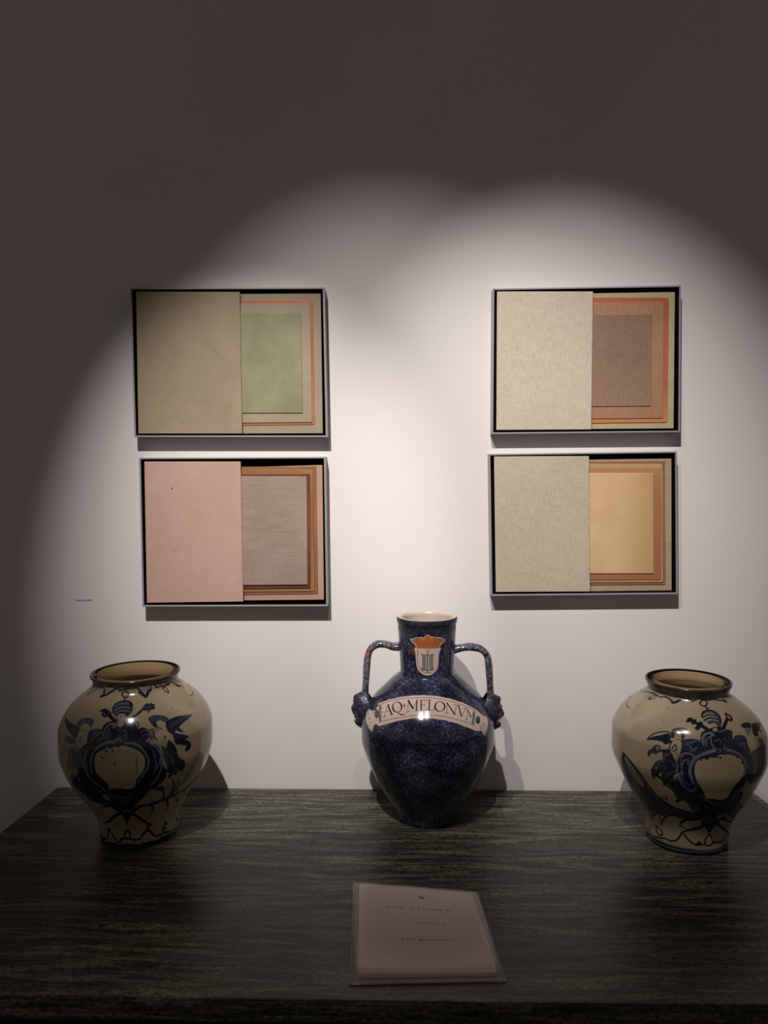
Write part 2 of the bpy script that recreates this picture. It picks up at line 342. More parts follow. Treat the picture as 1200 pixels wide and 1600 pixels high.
ART = {'left': [[0,2,60,1,[-835,3115,-487,3115,-321,3083,-161,3100,-27,3095,120,3077,273,3087,385,3096,474,3038,561,2981,673,3040,689,3130,489,3145,184,3151,-134,3169,-533,3166]],[1,0,100,1,[-730,3080,-603,3056,-491,3068,-399,3011,-433,2942,-437,2916],24,24],[1,0,100,1,[-447,2921,-380,2939,-276,2988,-170,3038],44,27],[1,0,100,1,[-171,3042,-93,3077,-27,3050,121,3061,263,3062,364,3072,443,3008,487,2960],24,24],[1,0,100,1,[420,2979,487,2960,541,2908,610,2968,682,3005],37,37],[1,0,100,1,[680,2989,693,3070,700,3137],14,14],[1,0,100,1,[-946,2884,-982,2972,-728,3072,-822,2945,-946,2884],17,17],[1,0,100,1,[-947,2994,-836,3098],14,14],[0,0,100,1,[-555,3061,-560,3049,-579,3038,-602,3033,-632,3032,-651,3038,-661,3048,-657,3060,-632,3073,-609,3078,-579,3079,-560,3073]],[0,0,100,1,[-390,2988,-390,2978,-400,2969,-419,2965,-438,2966,-461,2971,-475,2980,-475,2991,-460,3001,-437,3006,-417,3005,-399,2998]],[0,0,100,1,[-294,2959,-291,2950,-298,2942,-316,2938,-335,2940,-352,2946,-365,2954,-368,2964,-362,2971,-343,2975,-324,2974,-306,2968]],[0,0,100,1,[16,3037,11,3025,1,3018,-14,3015,-31,3018,-44,3025,-49,3036,-44,3048,-32,3057,-16,3060,0,3057,11,3048]],[0,0,100,1,[511,2937,506,2927,494,2922,479,2921,466,2925,458,2931,455,2941,460,2950,472,2956,487,2958,501,2954,511,2945]],[0,0,100,1,[573,2917,566,2909,554,2904,539,2903,527,2906,519,2913,517,2923,524,2931,536,2937,551,2937,565,2933,573,2926]],[0,0,100,1,[651,2963,642,2955,629,2949,613,2948,600,2952,592,2960,591,2969,597,2979,609,2986,625,2987,639,2983,648,2974]],[0,0,100,1,[852,3021,846,3010,832,3004,815,3003,800,3009,786,3020,784,3032,790,3042,801,3050,821,3049,837,3044,848,3034]],[0,0,100,1,[1225,3002,1214,2992,1191,2989,1171,2989,1148,2997,1134,3009,1130,3021,1140,3031,1159,3036,1179,3036,1202,3028,1221,3015]],[0,0,100,1,[1501,2934,1470,2930,1437,2928,1415,2930,1399,2937,1396,2946,1403,2956,1430,2962,1458,2965,1493,2961,1513,2953,1514,2943]],[0,0,100,1,[1552,2905,1522,2900,1485,2900,1464,2902,1449,2909,1452,2917,1470,2924,1496,2930,1529,2932,1562,2927,1576,2921,1576,2911]],[1,0,100,1,[777,3075,840,3023,977,3033,987,2970,1012,2931,1054,2895,1089,2952,1016,3009],20,20],[1,0,100,1,[1016,3009,1179,3020,1251,3052,1394,2992,1447,2943,1589,2905,1576,2863],22,22],[1,0,100,1,[1623,2986,1682,2927,1591,2886],17,17],[1,0,100,1,[1415,3058,1649,2980,2203,2922],14,14],[1,1,100,1,[765,3111,955,3080,1220,3081,1681,3045],14,14],[1,2,100,1,[-457,3151,-253,3147,101,3128,426,3115,667,3125],12,12],[1,0,100,1,[188,2968,181,2945,159,2929,126,2925,90,2932,59,2948,42,2971,47,2996,75,3016,112,3023,149,3014,175,2993,188,2968],20,20],[1,0,100,1,[116,2923,128,2872],20,20],[0,0,85,1,[-440,3150,-254,3155,-233,3122,-320,3100,-414,3115]],[0,0,80,1,[406,3119,634,3129,591,3083,486,3078]],[0,8,92,1,[-427,2103,-326,2229,-205,2296,-127,2369,-122,2505,-80,2580,20,2612,183,2594,317,2562,368,2459,393,2305,487,2236,583,2163,650,1963,662,1783,705,1612,682,1475,591,1374,508,1314,401,1254,295,1083,229,869,52,885,-72,945,-162,1098,-332,1167,-412,1316,-458,1491,-442,1722,-456,1922]],[0,0,75,1,[-229,1995,-182,2171,-38,2254,121,2283,315,2244,427,2137,501,1946,498,1744,420,1609,360,1490,316,1345,-88,1372,-106,1541,-198,1677,-238,1821]],[1,0,100,1,[49,2603,-68,2685,-205,2746],42,50],[1,0,100,1,[-251,2737,-193,2765],31,31],[1,0,100,1,[-186,2717,-138,2758],28,28],[1,0,100,1,[-195,2695,-133,2669,-106,2690],28,28],[1,0,100,1,[-122,2744,-76,2730,-47,2696],20,20],[1,0,100,1,[293,2650,364,2693,457,2750],21,30],[0,0,90,1,[445,2752,471,2791,510,2811,542,2820,572,2804,608,2819,628,2799,662,2791,656,2760,652,2736,613,2719,574,2719,545,2706,534,2683,513,2694,523,2723,478,2720]],[1,2,60,1,[485,2758,543,2773,588,2745],9,9],[0,1,95,1,[-30,2726,-54,2794,-21,2850,105,2879,223,2868,282,2822,284,2751,244,2694,191,2666,77,2675,15,2686]],[0,0,80,1,[210,2863,285,2818,284,2746,239,2684,199,2691,236,2769]],[1,2,100,1,[-29,2795,42,2837,144,2843,215,2828],14,11],[1,2,100,1,[-19,2746,67,2791,183,2792,255,2771],20,14],[1,2,100,1,[25,2705,92,2750,191,2742,247,2727],17,11],[1,0,100,1,[-33,2771,52,2816,177,2817,258,2799],13,13],[1,0,100,1,[-4,2724,86,2770,200,2767,268,2745],13,13],[1,0,100,1,[22,2689,100,2724,207,2716],14,14],[1,0,100,1,[-30,2726,-54,2794,-21,2850,105,2879,223,2868,282,2822],17,17],[0,3,82,1,[58,2687,114,2709,176,2693,188,2640,155,2611,88,2624]],[0,0,100,1,[129,2669,129,2666,125,2662,120,2662,114,2662,110,2666,107,2670,107,2673,111,2677,116,2677,122,2677,128,2674]],[0,0,100,1,[116,2638,115,2634,113,2632,108,2630,104,2632,101,2636,98,2639,99,2644,101,2646,106,2648,110,2646,115,2644]],[1,0,100,1,[51,2686,72,2624,113,2601],13,13],[0,3,82,1,[76,2603,122,2612,167,2588,162,2534,124,2515,89,2548]],[0,0,95,1,[197,2608,312,2589,352,2507,377,2387,383,2268,257,2250,211,2314,216,2475]],[0,8,90,1,[-97,2482,-54,2570,28,2598,82,2526,111,2436,81,2320,-13,2310,-89,2367]],[1,2,100,1,[-85,2344,-85,2435,-65,2526,-9,2571,45,2566,60,2538,35,2527],20,34],[1,2,80,1,[-46,2344,-43,2437,-10,2516],14,14],[1,2,60,1,[-11,2346,-12,2438],11,11],[1,0,100,1,[-99,2366,-103,2459,-86,2526,-36,2587,28,2598],17,17],[1,2,80,1,[196,2476,213,2406,197,2326,157,2295],14,14],[0,2,80,1,[166,2311,161,2288,147,2271,127,2266,106,2275,89,2291,82,2314,86,2338,100,2355,121,2359,143,2353,159,2335]],[0,0,100,1,[146,2289,143,2276,137,2268,127,2264,116,2268,109,2278,105,2290,107,2303,114,2313,124,2315,134,2312,143,2303]],[1,0,100,1,[30,2460,30,2368,84,2298],14,14],[1,2,60,1,[109,2458,151,2435,188,2455],10,10],[1,2,60,1,[114,2401,153,2376,195,2397],10,10],[0,0,95,1,[-1010,2514,-757,2495,-588,2493,-486,2472,-475,2380,-495,2292,-602,2322,-724,2375,-807,2407]],[0,1,95,1,[-579,2519,-519,2594,-405,2622,-310,2606,-286,2565,-308,2504,-357,2543,-453,2535,-476,2486]],[1,0,100,1,[-579,2519,-519,2594,-405,2622,-310,2606,-286,2565,-308,2504],13,13],[1,2,70,1,[-509,2548,-440,2588,-343,2594],8,8],[0,3,82,1,[-455,2490,-438,2535,-355,2527,-334,2467,-348,2422,-409,2445]],[0,0,100,1,[-399,2492,-399,2488,-400,2485,-405,2483,-410,2483,-412,2487,-416,2490,-417,2494,-415,2497,-410,2499,-405,2499,-400,2497]],[0,0,100,1,[-353,2487,-351,2484,-354,2480,-357,2479,-362,2479,-367,2481,-371,2484,-371,2489,-367,2493,-364,2493,-359,2493,-354,2491]],[1,0,100,1,[-382,2449,-352,2453],8,8],[1,0,100,1,[-464,2488,-413,2438,-348,2418],10,10],[0,3,82,1,[-484,2378,-391,2427,-302,2413,-292,2327,-334,2249,-382,2138,-431,2181,-478,2271]],[1,0,100,1,[-484,2378,-482,2270,-444,2178,-388,2123],11,11],[0,0,70,1,[-416,2301,-416,2297,-420,2293,-426,2291,-432,2291,-437,2294,-441,2297,-441,2301,-437,2305,-431,2307,-423,2308,-418,2306]],[0,8,90,1,[-308,2436,-210,2486,-116,2469,-91,2389,-132,2312,-207,2247,-299,2205,-304,2302]],[1,2,70,1,[-234,2285,-195,2372,-140,2422],14,14],[1,0,100,1,[-302,2437,-210,2486,-116,2467],14,14],[1,0,100,1,[-287,2420,-271,2328],11,11],[1,2,60,1,[-250,2412,-200,2440,-143,2433],10,10],[0,8,85,1,[-721,2252,-645,2303,-522,2286,-473,2229,-560,2182,-659,2180]],[1,0,100,1,[-732,2177,-721,2099,-705,2022],13,13],[0,8,75,1,[-616,1941,-516,2053,-442,2030,-405,1931,-468,1821,-539,1795,-620,1831]],[1,0,100,1,[-518,2213,-444,2125,-398,2000,-389,1840],13,13],[1,0,100,1,[-616,1941,-636,1826,-588,1717],11,11],[1,1,100,1,[-619,2091,-527,2138,-474,2117],10,10],[1,1,100,1,[-618,2053,-530,2099,-473,2080],10,10],[1,1,100,1,[-620,2014,-532,2060,-475,2041],10,10],[1,1,100,1,[-622,1975,-533,2022,-477,2003],10,10],[1,2,100,1,[-400,2081,-385,1962,-351,1848,-310,1747,-287,1650],17,22],[1,2,80,1,[-265,2118,-305,2085,-313,1989,-299,1858,-277,1725],13,13],[0,8,90,1,[-334,2173,-269,2234,-204,2229,-160,2183,-202,2086,-298,2127]],[1,2,100,1,[-232,1702,-238,1854,-225,2003,-174,2143,-112,2224,-30,2280,60,2292],22,42],[1,0,100,1,[-198,1721,-207,1857,-188,2007,-140,2132,-72,2214,12,2252],17,17],[1,2,100,1,[-297,2128,-338,1948,-307,1751,-236,1575,-132,1453,-74,1320],24,21],[1,2,70,1,[-402,1994,-397,1762,-351,1518,-258,1368],18,15],[1,2,90,1,[209,2269,315,2244,404,2142,467,1970,472,1809,410,1659,341,1528],30,24],[1,0,100,1,[501,1975,508,1800,459,1629,380,1485],27,27],[1,2,80,1,[507,2217,592,2096,639,1908,628,1704,572,1531,483,1424],27,21],[1,2,70,1,[542,2052,568,1871,547,1668],15,15],[0,3,100,1,[-185,2000,-134,2119,-44,2166,-14,2195,36,2181,84,2219,124,2200,171,2228,239,2202,314,2157,388,2081,433,1949,429,1805,382,1681,326,1581,299,1435,215,1403,94,1442,-24,1426,-32,1534,-94,1630,-165,1742,-184,1870]],[0,0,85,1,[-58,2015,-61,2005,-69,1996,-78,1993,-87,1995,-93,2003,-96,2013,-94,2023,-87,2030,-77,2035,-67,2032,-61,2025]],[0,0,85,1,[90,1916,89,1909,83,1903,76,1901,70,1904,65,1910,63,1917,65,1925,70,1932,78,1934,84,1931,89,1925]],[0,0,85,1,[6,1810,5,1805,3,1803,0,1803,-4,1803,-6,1805,-6,1810,-5,1813,-3,1815,0,1817,3,1816,5,1813]],[0,0,85,1,[-4,2139,-6,2128,-15,2118,-25,2115,-35,2118,-42,2127,-45,2137,-42,2149,-34,2158,-24,2161,-14,2158,-7,2150]],[0,0,85,1,[73,2146,71,2137,65,2130,56,2127,47,2129,40,2137,38,2146,40,2157,47,2164,56,2167,65,2165,71,2157]],[0,0,85,1,[342,1938,341,1933,337,1928,332,1928,328,1930,324,1936,323,1941,325,1946,328,1951,333,1951,338,1949,341,1943]],[1,1,60,1,[333,1983,336,1809,325,1692],18,18],[0,1,95,1,[524,2594,556,2626,654,2624,754,2585,800,2524,752,2491,712,2517,673,2553,610,2530,593,2458,552,2516]],[1,0,100,1,[588,2459,552,2516,524,2594,556,2626,654,2624,754,2585,800,2524],14,14],[0,3,82,1,[608,2518,686,2506,698,2447,659,2401,616,2398,597,2445]],[0,0,100,1,[644,2478,643,2474,638,2473,634,2473,630,2474,628,2478,627,2482,628,2486,632,2488,637,2487,641,2486,643,2482]],[0,0,100,1,[679,2464,678,2460,675,2458,670,2459,667,2460,665,2463,664,2468,666,2471,670,2472,673,2473,676,2472,679,2468]],[1,0,100,1,[632,2426,659,2424],9,9],[1,0,100,1,[602,2519,596,2438,619,2394],12,12],[0,8,95,1,[797,2521,933,2536,1062,2516,1211,2489,1119,2452,1031,2427,919,2369,966,2287,923,2283,861,2334,809,2276,740,2370,739,2475]],[1,2,50,1,[790,2448,927,2488,1071,2482],9,9],[1,2,50,1,[780,2398,888,2447,1002,2464],9,9],[1,0,100,1,[797,2521,933,2536,1062,2516,1211,2489],15,15],[0,3,82,1,[562,2362,634,2390,710,2392,748,2315,720,2215,665,2188,597,2250,568,2309]],[0,0,70,1,[709,2273,704,2259,698,2248,690,2246,683,2253,680,2265,679,2281,683,2297,690,2306,698,2308,705,2301,709,2289]],[1,0,100,1,[562,2362,568,2309,597,2244],12,12],[1,0,100,1,[505,2424,496,2363,515,2281],14,14],[1,0,100,1,[528,2420,518,2358,537,2277],14,14],[1,0,100,1,[551,2415,540,2354,558,2272],14,14],[1,0,100,1,[573,2411,562,2349,580,2267],14,14],[0,8,92,1,[362,2455,420,2477,489,2415,498,2325,436,2265,379,2338]],[1,0,100,1,[373,2458,422,2479,491,2439,564,2439],14,14],[0,0,80,1,[454,2383,449,2363,438,2348,424,2346,411,2354,401,2370,398,2392,403,2412,414,2427,428,2431,442,2422,451,2406]],[0,9,95,1,[821,2306,895,2265,1002,2200,1020,2148,976,2122,1064,2039,1056,1938,993,1903,967,1961,1008,2019,930,2063,847,2091,810,2186]],[1,2,50,1,[828,2276,888,2215,970,2169],12,12],[1,2,60,1,[813,2112,858,2065],12,12],[0,0,92,1,[750,2206,834,2030,869,1853,958,1741,974,1640,921,1550,798,1715,725,1791,697,1947,705,2120]],[0,2,60,1,[712,1870,708,1841,698,1823,684,1820,671,1832,661,1857,658,1887,663,1914,672,1933,686,1937,699,1925,709,1899]],[1,0,100,1,[742,1732,793,1625,757,1527],27,27],[1,0,100,1,[745,1532,765,1556],33,33],[1,2,80,1,[440,2258,528,2253,598,2167,630,2013,613,1858,566,1725],14,14],[1,2,60,1,[494,2136,542,2066,540,1937],10,10],[1,1,100,1,[923,2683,935,2678],12,12],[1,0,100,1,[-540,1813,-588,1916,-618,2023],42,24],[1,0,100,1,[-587,1945,-644,1839,-625,1696],36,36],[0,8,70,1,[-617,2082,-470,2122,-430,1958,-480,1771,-593,1768,-643,1898]],[0,8,85,1,[-626,1632,-462,1523,-313,1357,-182,1195,-272,1101,-468,1207,-660,1320]],[0,0,92,1,[-49,1392,396,1346,432,1234,360,1097,258,988,36,1008,-35,1137,-63,1262]],[1,2,50,1,[-60,1214,-77,1178,-104,1152,-137,1139,-164,1145,-179,1168,-174,1205,-155,1240,-127,1268,-98,1280,-72,1273,-59,1249,-60,1214],22,22],[1,2,40,1,[509,1150,504,1117,484,1098,455,1098,426,1114,405,1146,397,1183,404,1213,423,1234,450,1234,477,1219,499,1186,509,1150],22,22],[1,2,70,1,[67,1278,147,1211,223,1262],14,14],[1,2,70,1,[74,1208,138,1142,207,1197],14,14],[1,2,70,1,[81,1139,128,1071,189,1130],14,14],[1,0,100,1,[-413,1290,-330,1159,-211,1055,-44,1024],34,62],[1,0,100,1,[-284,995,-245,971,-134,1017],19,38],[1,0,100,1,[-209,1305,-183,1188,-108,1099],14,34],[1,0,100,1,[1274,1124,1125,1047,913,1034,755,1013,565,976,358,971],82,53],[1,0,100,1,[1427,1334,1436,1174,1235,1130],19,38],[1,0,100,1,[1163,1472,1103,1320,955,1187,815,1122],14,29],[1,0,100,1,[1403,1450,1469,1262,1359,1161],12,22],[1,2,50,1,[1322,1312,1130,1197,879,1136],12,12],[1,0,100,1,[809,976,912,783,874,674],38,17],[1,0,100,1,[557,948,597,823,552,751],38,14],[1,0,100,1,[998,952,1161,765,1182,640],34,14],[1,0,100,1,[1182,1006,1297,843,1238,815],29,12],[1,0,100,1,[889,1030,851,1278,808,1446],34,14],[1,0,100,1,[987,1043,937,1238,909,1361],34,14],[1,0,100,1,[733,1007,721,1162,672,1284,584,1359,515,1326],29,12],[1,0,100,1,[362,1282,463,1369,563,1420,608,1512,653,1627,736,1671],48,48],[1,2,60,1,[379,1336,496,1388,576,1497,619,1638],14,14],[0,3,55,1,[467,1253,570,1294,691,1219,668,1123,555,1072,455,1104]],[1,0,100,1,[734,1697,775,1604,765,1531],34,34],[0,0,95,1,[-60,967,161,1018,358,931,255,824,170,701,89,538,52,676,14,825]],[1,3,50,1,[61,925,95,880,145,912,204,871],22,22],[1,0,100,1,[18,841,-187,696,-341,577,-515,524],53,19],[1,0,100,1,[231,811,379,640,518,517,651,436],53,19],[1,0,100,1,[-1139,124,-866,127,-654,152,-510,238,-470,364,-343,292,-285,195,-161,160,-65,225,49,239,218,200,372,215,441,322,588,335,706,204,863,184,1021,189,1238,137,1506,148,1526,332],26,26],[0,0,100,1,[-388,391,-400,373,-424,358,-454,348,-482,348,-505,354,-504,371,-492,389,-463,406,-429,418,-406,416,-388,408]],[0,0,100,1,[-57,224,-64,209,-81,197,-104,192,-126,195,-141,205,-146,220,-139,236,-119,249,-96,255,-75,251,-59,241]],[0,0,100,1,[258,202,252,187,237,177,216,174,196,179,182,191,178,208,185,224,200,233,220,237,239,229,253,217]],[0,0,100,1,[506,310,500,296,486,287,466,285,446,295,432,307,427,324,432,339,446,349,466,350,486,341,501,327]],[0,0,100,1,[577,445,573,429,559,420,540,418,520,427,506,442,500,460,503,478,517,488,535,489,555,480,570,464]],[0,0,100,1,[630,325,625,311,611,301,590,302,569,311,554,326,548,342,554,356,568,366,588,365,608,358,625,341]],[0,0,100,1,[565,379,561,364,547,354,526,355,507,362,492,376,487,393,492,409,506,418,525,420,545,410,560,396]],[0,0,100,1,[1076,357,1071,343,1049,340,1021,344,996,355,974,374,964,393,965,409,983,415,1010,410,1039,397,1061,378]],[0,0,100,1,[1047,263,1042,249,1019,246,995,248,966,262,947,278,937,297,943,311,961,317,989,312,1014,301,1036,282]],[0,0,100,1,[1690,225,1669,217,1595,231,1517,254,1450,281,1406,308,1389,329,1392,343,1430,341,1489,325,1562,295,1642,257]],[1,0,100,1,[69,425,-6,330,16,238,95,236,128,327,77,424],22,22],[1,0,100,1,[-899,403,-982,221],19,19],[1,0,100,1,[997,383,934,246,1065,168],19,19],[1,2,80,1,[-1088,39,-619,108,-402,206,-219,120,90,156,338,103,496,183,725,117,1069,141,1599,64],19,19],[1,0,100,1,[-927,33,-632,59,-335,113,-186,73,86,97,337,67,527,101,797,54,1118,62,1518,30],29,29],[1,2,70,1,[-815,31,-343,56,83,63,527,36,944,2],12,12],[0,1,70,1,[-744,2645,-739,2641,-740,2638,-749,2634,-759,2634,-768,2635,-777,2638,-782,2642,-778,2647,-772,2649,-763,2650,-749,2650]],[0,1,70,1,[-703,2602,-699,2598,-703,2593,-708,2591,-718,2590,-727,2592,-736,2595,-736,2600,-736,2604,-727,2607,-718,2608,-708,2606]],[0,1,70,1,[945,2685,941,2681,935,2679,928,2680,924,2682,922,2686,925,2690,929,2694,935,2696,942,2696,945,2694,948,2690]],[0,1,70,1,[-1088,2456,-1083,2452,-1093,2444,-1115,2435,-1151,2423,-1202,2408,-1267,2388,-1265,2395,-1255,2403,-1177,2435,-1137,2448,-1107,2455]],[0,1,70,1,[427,2732,425,2727,421,2725,416,2724,411,2726,408,2729,406,2734,408,2738,412,2740,418,2741,423,2739,426,2736]],[1,2,60,1,[-65,1374,6,1266,113,1226,205,1254,316,1345],15,12],[1,2,60,1,[-32,1304,58,1169,196,1157,292,1258],15,12],[1,2,60,1,[-215,1444,-142,1332,-77,1206,-18,1048],15,12],[1,2,60,1,[-276,1502,-183,1363,-133,1182],15,12],[1,2,60,1,[486,1303,423,1229,344,1113,290,984],15,12],[1,2,60,1,[570,1364,509,1296,445,1242],15,12],[1,2,55,1,[-615,2306,-464,2235,-470,2122],12,12],[1,2,55,1,[-536,2219,-426,2133,-429,2016],12,12],[1,2,55,1,[397,2430,501,2438,553,2325,507,2232],12,12],[1,2,55,1,[414,2352,496,2363,509,2271],12,12],[1,2,55,1,[35,2530,107,2481,192,2477],12,12],[1,2,55,1,[-24,2482,11,2385,-22,2310],12,12],[1,2,60,1,[-284,2480,-206,2475,-115,2432,-90,2346,-150,2306],12,12],[1,2,60,1,[-231,2423,-168,2403,-145,2343],12,12],[0,8,85,1,[643,2139,704,2061,767,2011,809,1848,859,1645,851,1519,749,1596,700,1740,669,1898]],[0,8,80,1,[714,2000,812,1994,877,1851,954,1697,980,1589,883,1650,808,1729]],[1,2,60,1,[702,2004,766,1893,808,1729],12,12],[1,2,50,1,[681,1894,701,1709,770,1619],12,12],[1,0,100,1,[735,1634,777,1551,759,1494,737,1529],30,12],[1,0,100,1,[956,2115,1033,2053,1046,1987,1004,1916],36,15],[1,0,100,1,[992,1921,978,1912],18,18],[0,9,90,1,[809,2310,895,2260,961,2201,945,2149,1007,2094,1033,2023,967,2021,882,2086,815,2169]],[1,0,80,1,[1211,1789,1192,1579,1090,1405,984,1257],15,9],[1,0,80,1,[1154,1725,1142,1515,1034,1361,934,1229],15,9],[1,0,80,1,[1109,1653,1095,1448,984,1311,887,1198],15,9],[1,0,80,1,[1068,1578,1050,1380,937,1259,843,1164],15,9],[1,0,80,1,[1032,1499,1012,1305,892,1203,797,1129],15,9],[1,0,100,1,[814,1437,865,1280,861,1100],12,24],[1,0,100,1,[894,1401,928,1250,909,1133],12,24],[0,0,85,1,[316,1345,462,1431,570,1364,658,1366,716,1274,652,1227,553,1282,491,1208,402,1157,281,1044,264,1147]],[0,3,70,1,[486,1321,574,1310,649,1247,615,1147,521,1122,427,1053,402,1117]],[0,0,85,1,[-412,1316,-309,1287,-194,1233,-88,1166,-54,1007,-183,1036,-352,1064,-489,1123]],[0,3,60,1,[-168,1236,-91,1300,-77,1206,-119,1144]],[1,0,100,1,[-439,1660,-574,1487,-659,1355],42,18],[1,0,100,1,[-690,1576,-666,1419,-538,1330,-431,1274],15,30],[1,0,100,1,[-705,1697,-702,1472,-605,1341],12,24],[0,8,75,1,[-461,1950,-397,1995,-369,1798,-334,1588,-276,1399,-381,1410,-435,1596]],[0,1,45,1,[-449,2342,-387,2328,-378,2226,-417,2218]],[0,1,40,1,[696,2289,721,2243,685,2185,657,2219]],[1,0,100,1,[580,2547,611,2467,669,2415],15,15],[1,0,100,1,[608,2518,610,2492],12,12],[1,0,80,1,[524,2331,487,2236,431,2272],15,15],[1,0,100,1,[339,2582,371,2555,369,2508,348,2486],27,12],[1,0,100,1,[415,2710,316,2654],18,12],[0,1,60,1,[943,2686,939,2683,934,2682,931,2681,928,2682,927,2686,927,2690,930,2692,936,2694,939,2695,944,2692,943,2690]],[0,1,60,1,[1006,2269,1005,2265,1001,2264,998,2263,994,2266,993,2270,993,2274,994,2278,996,2280,1001,2279,1005,2276,1007,2273]],[0,1,60,1,[946,1791,945,1788,940,1787,938,1786,934,1789,931,1794,931,1798,932,1802,934,1805,938,1804,941,1802,944,1797]],[0,1,60,1,[1167,2463,1165,2459,1160,2458,1155,2458,1151,2461,1150,2465,1150,2469,1154,2471,1159,2473,1161,2473,1166,2470,1167,2467]],[0,1,60,1,[-644,2073,-647,2068,-650,2064,-657,2060,-662,2060,-666,2062,-667,2066,-665,2071,-662,2075,-654,2079,-650,2079,-645,2077]]],
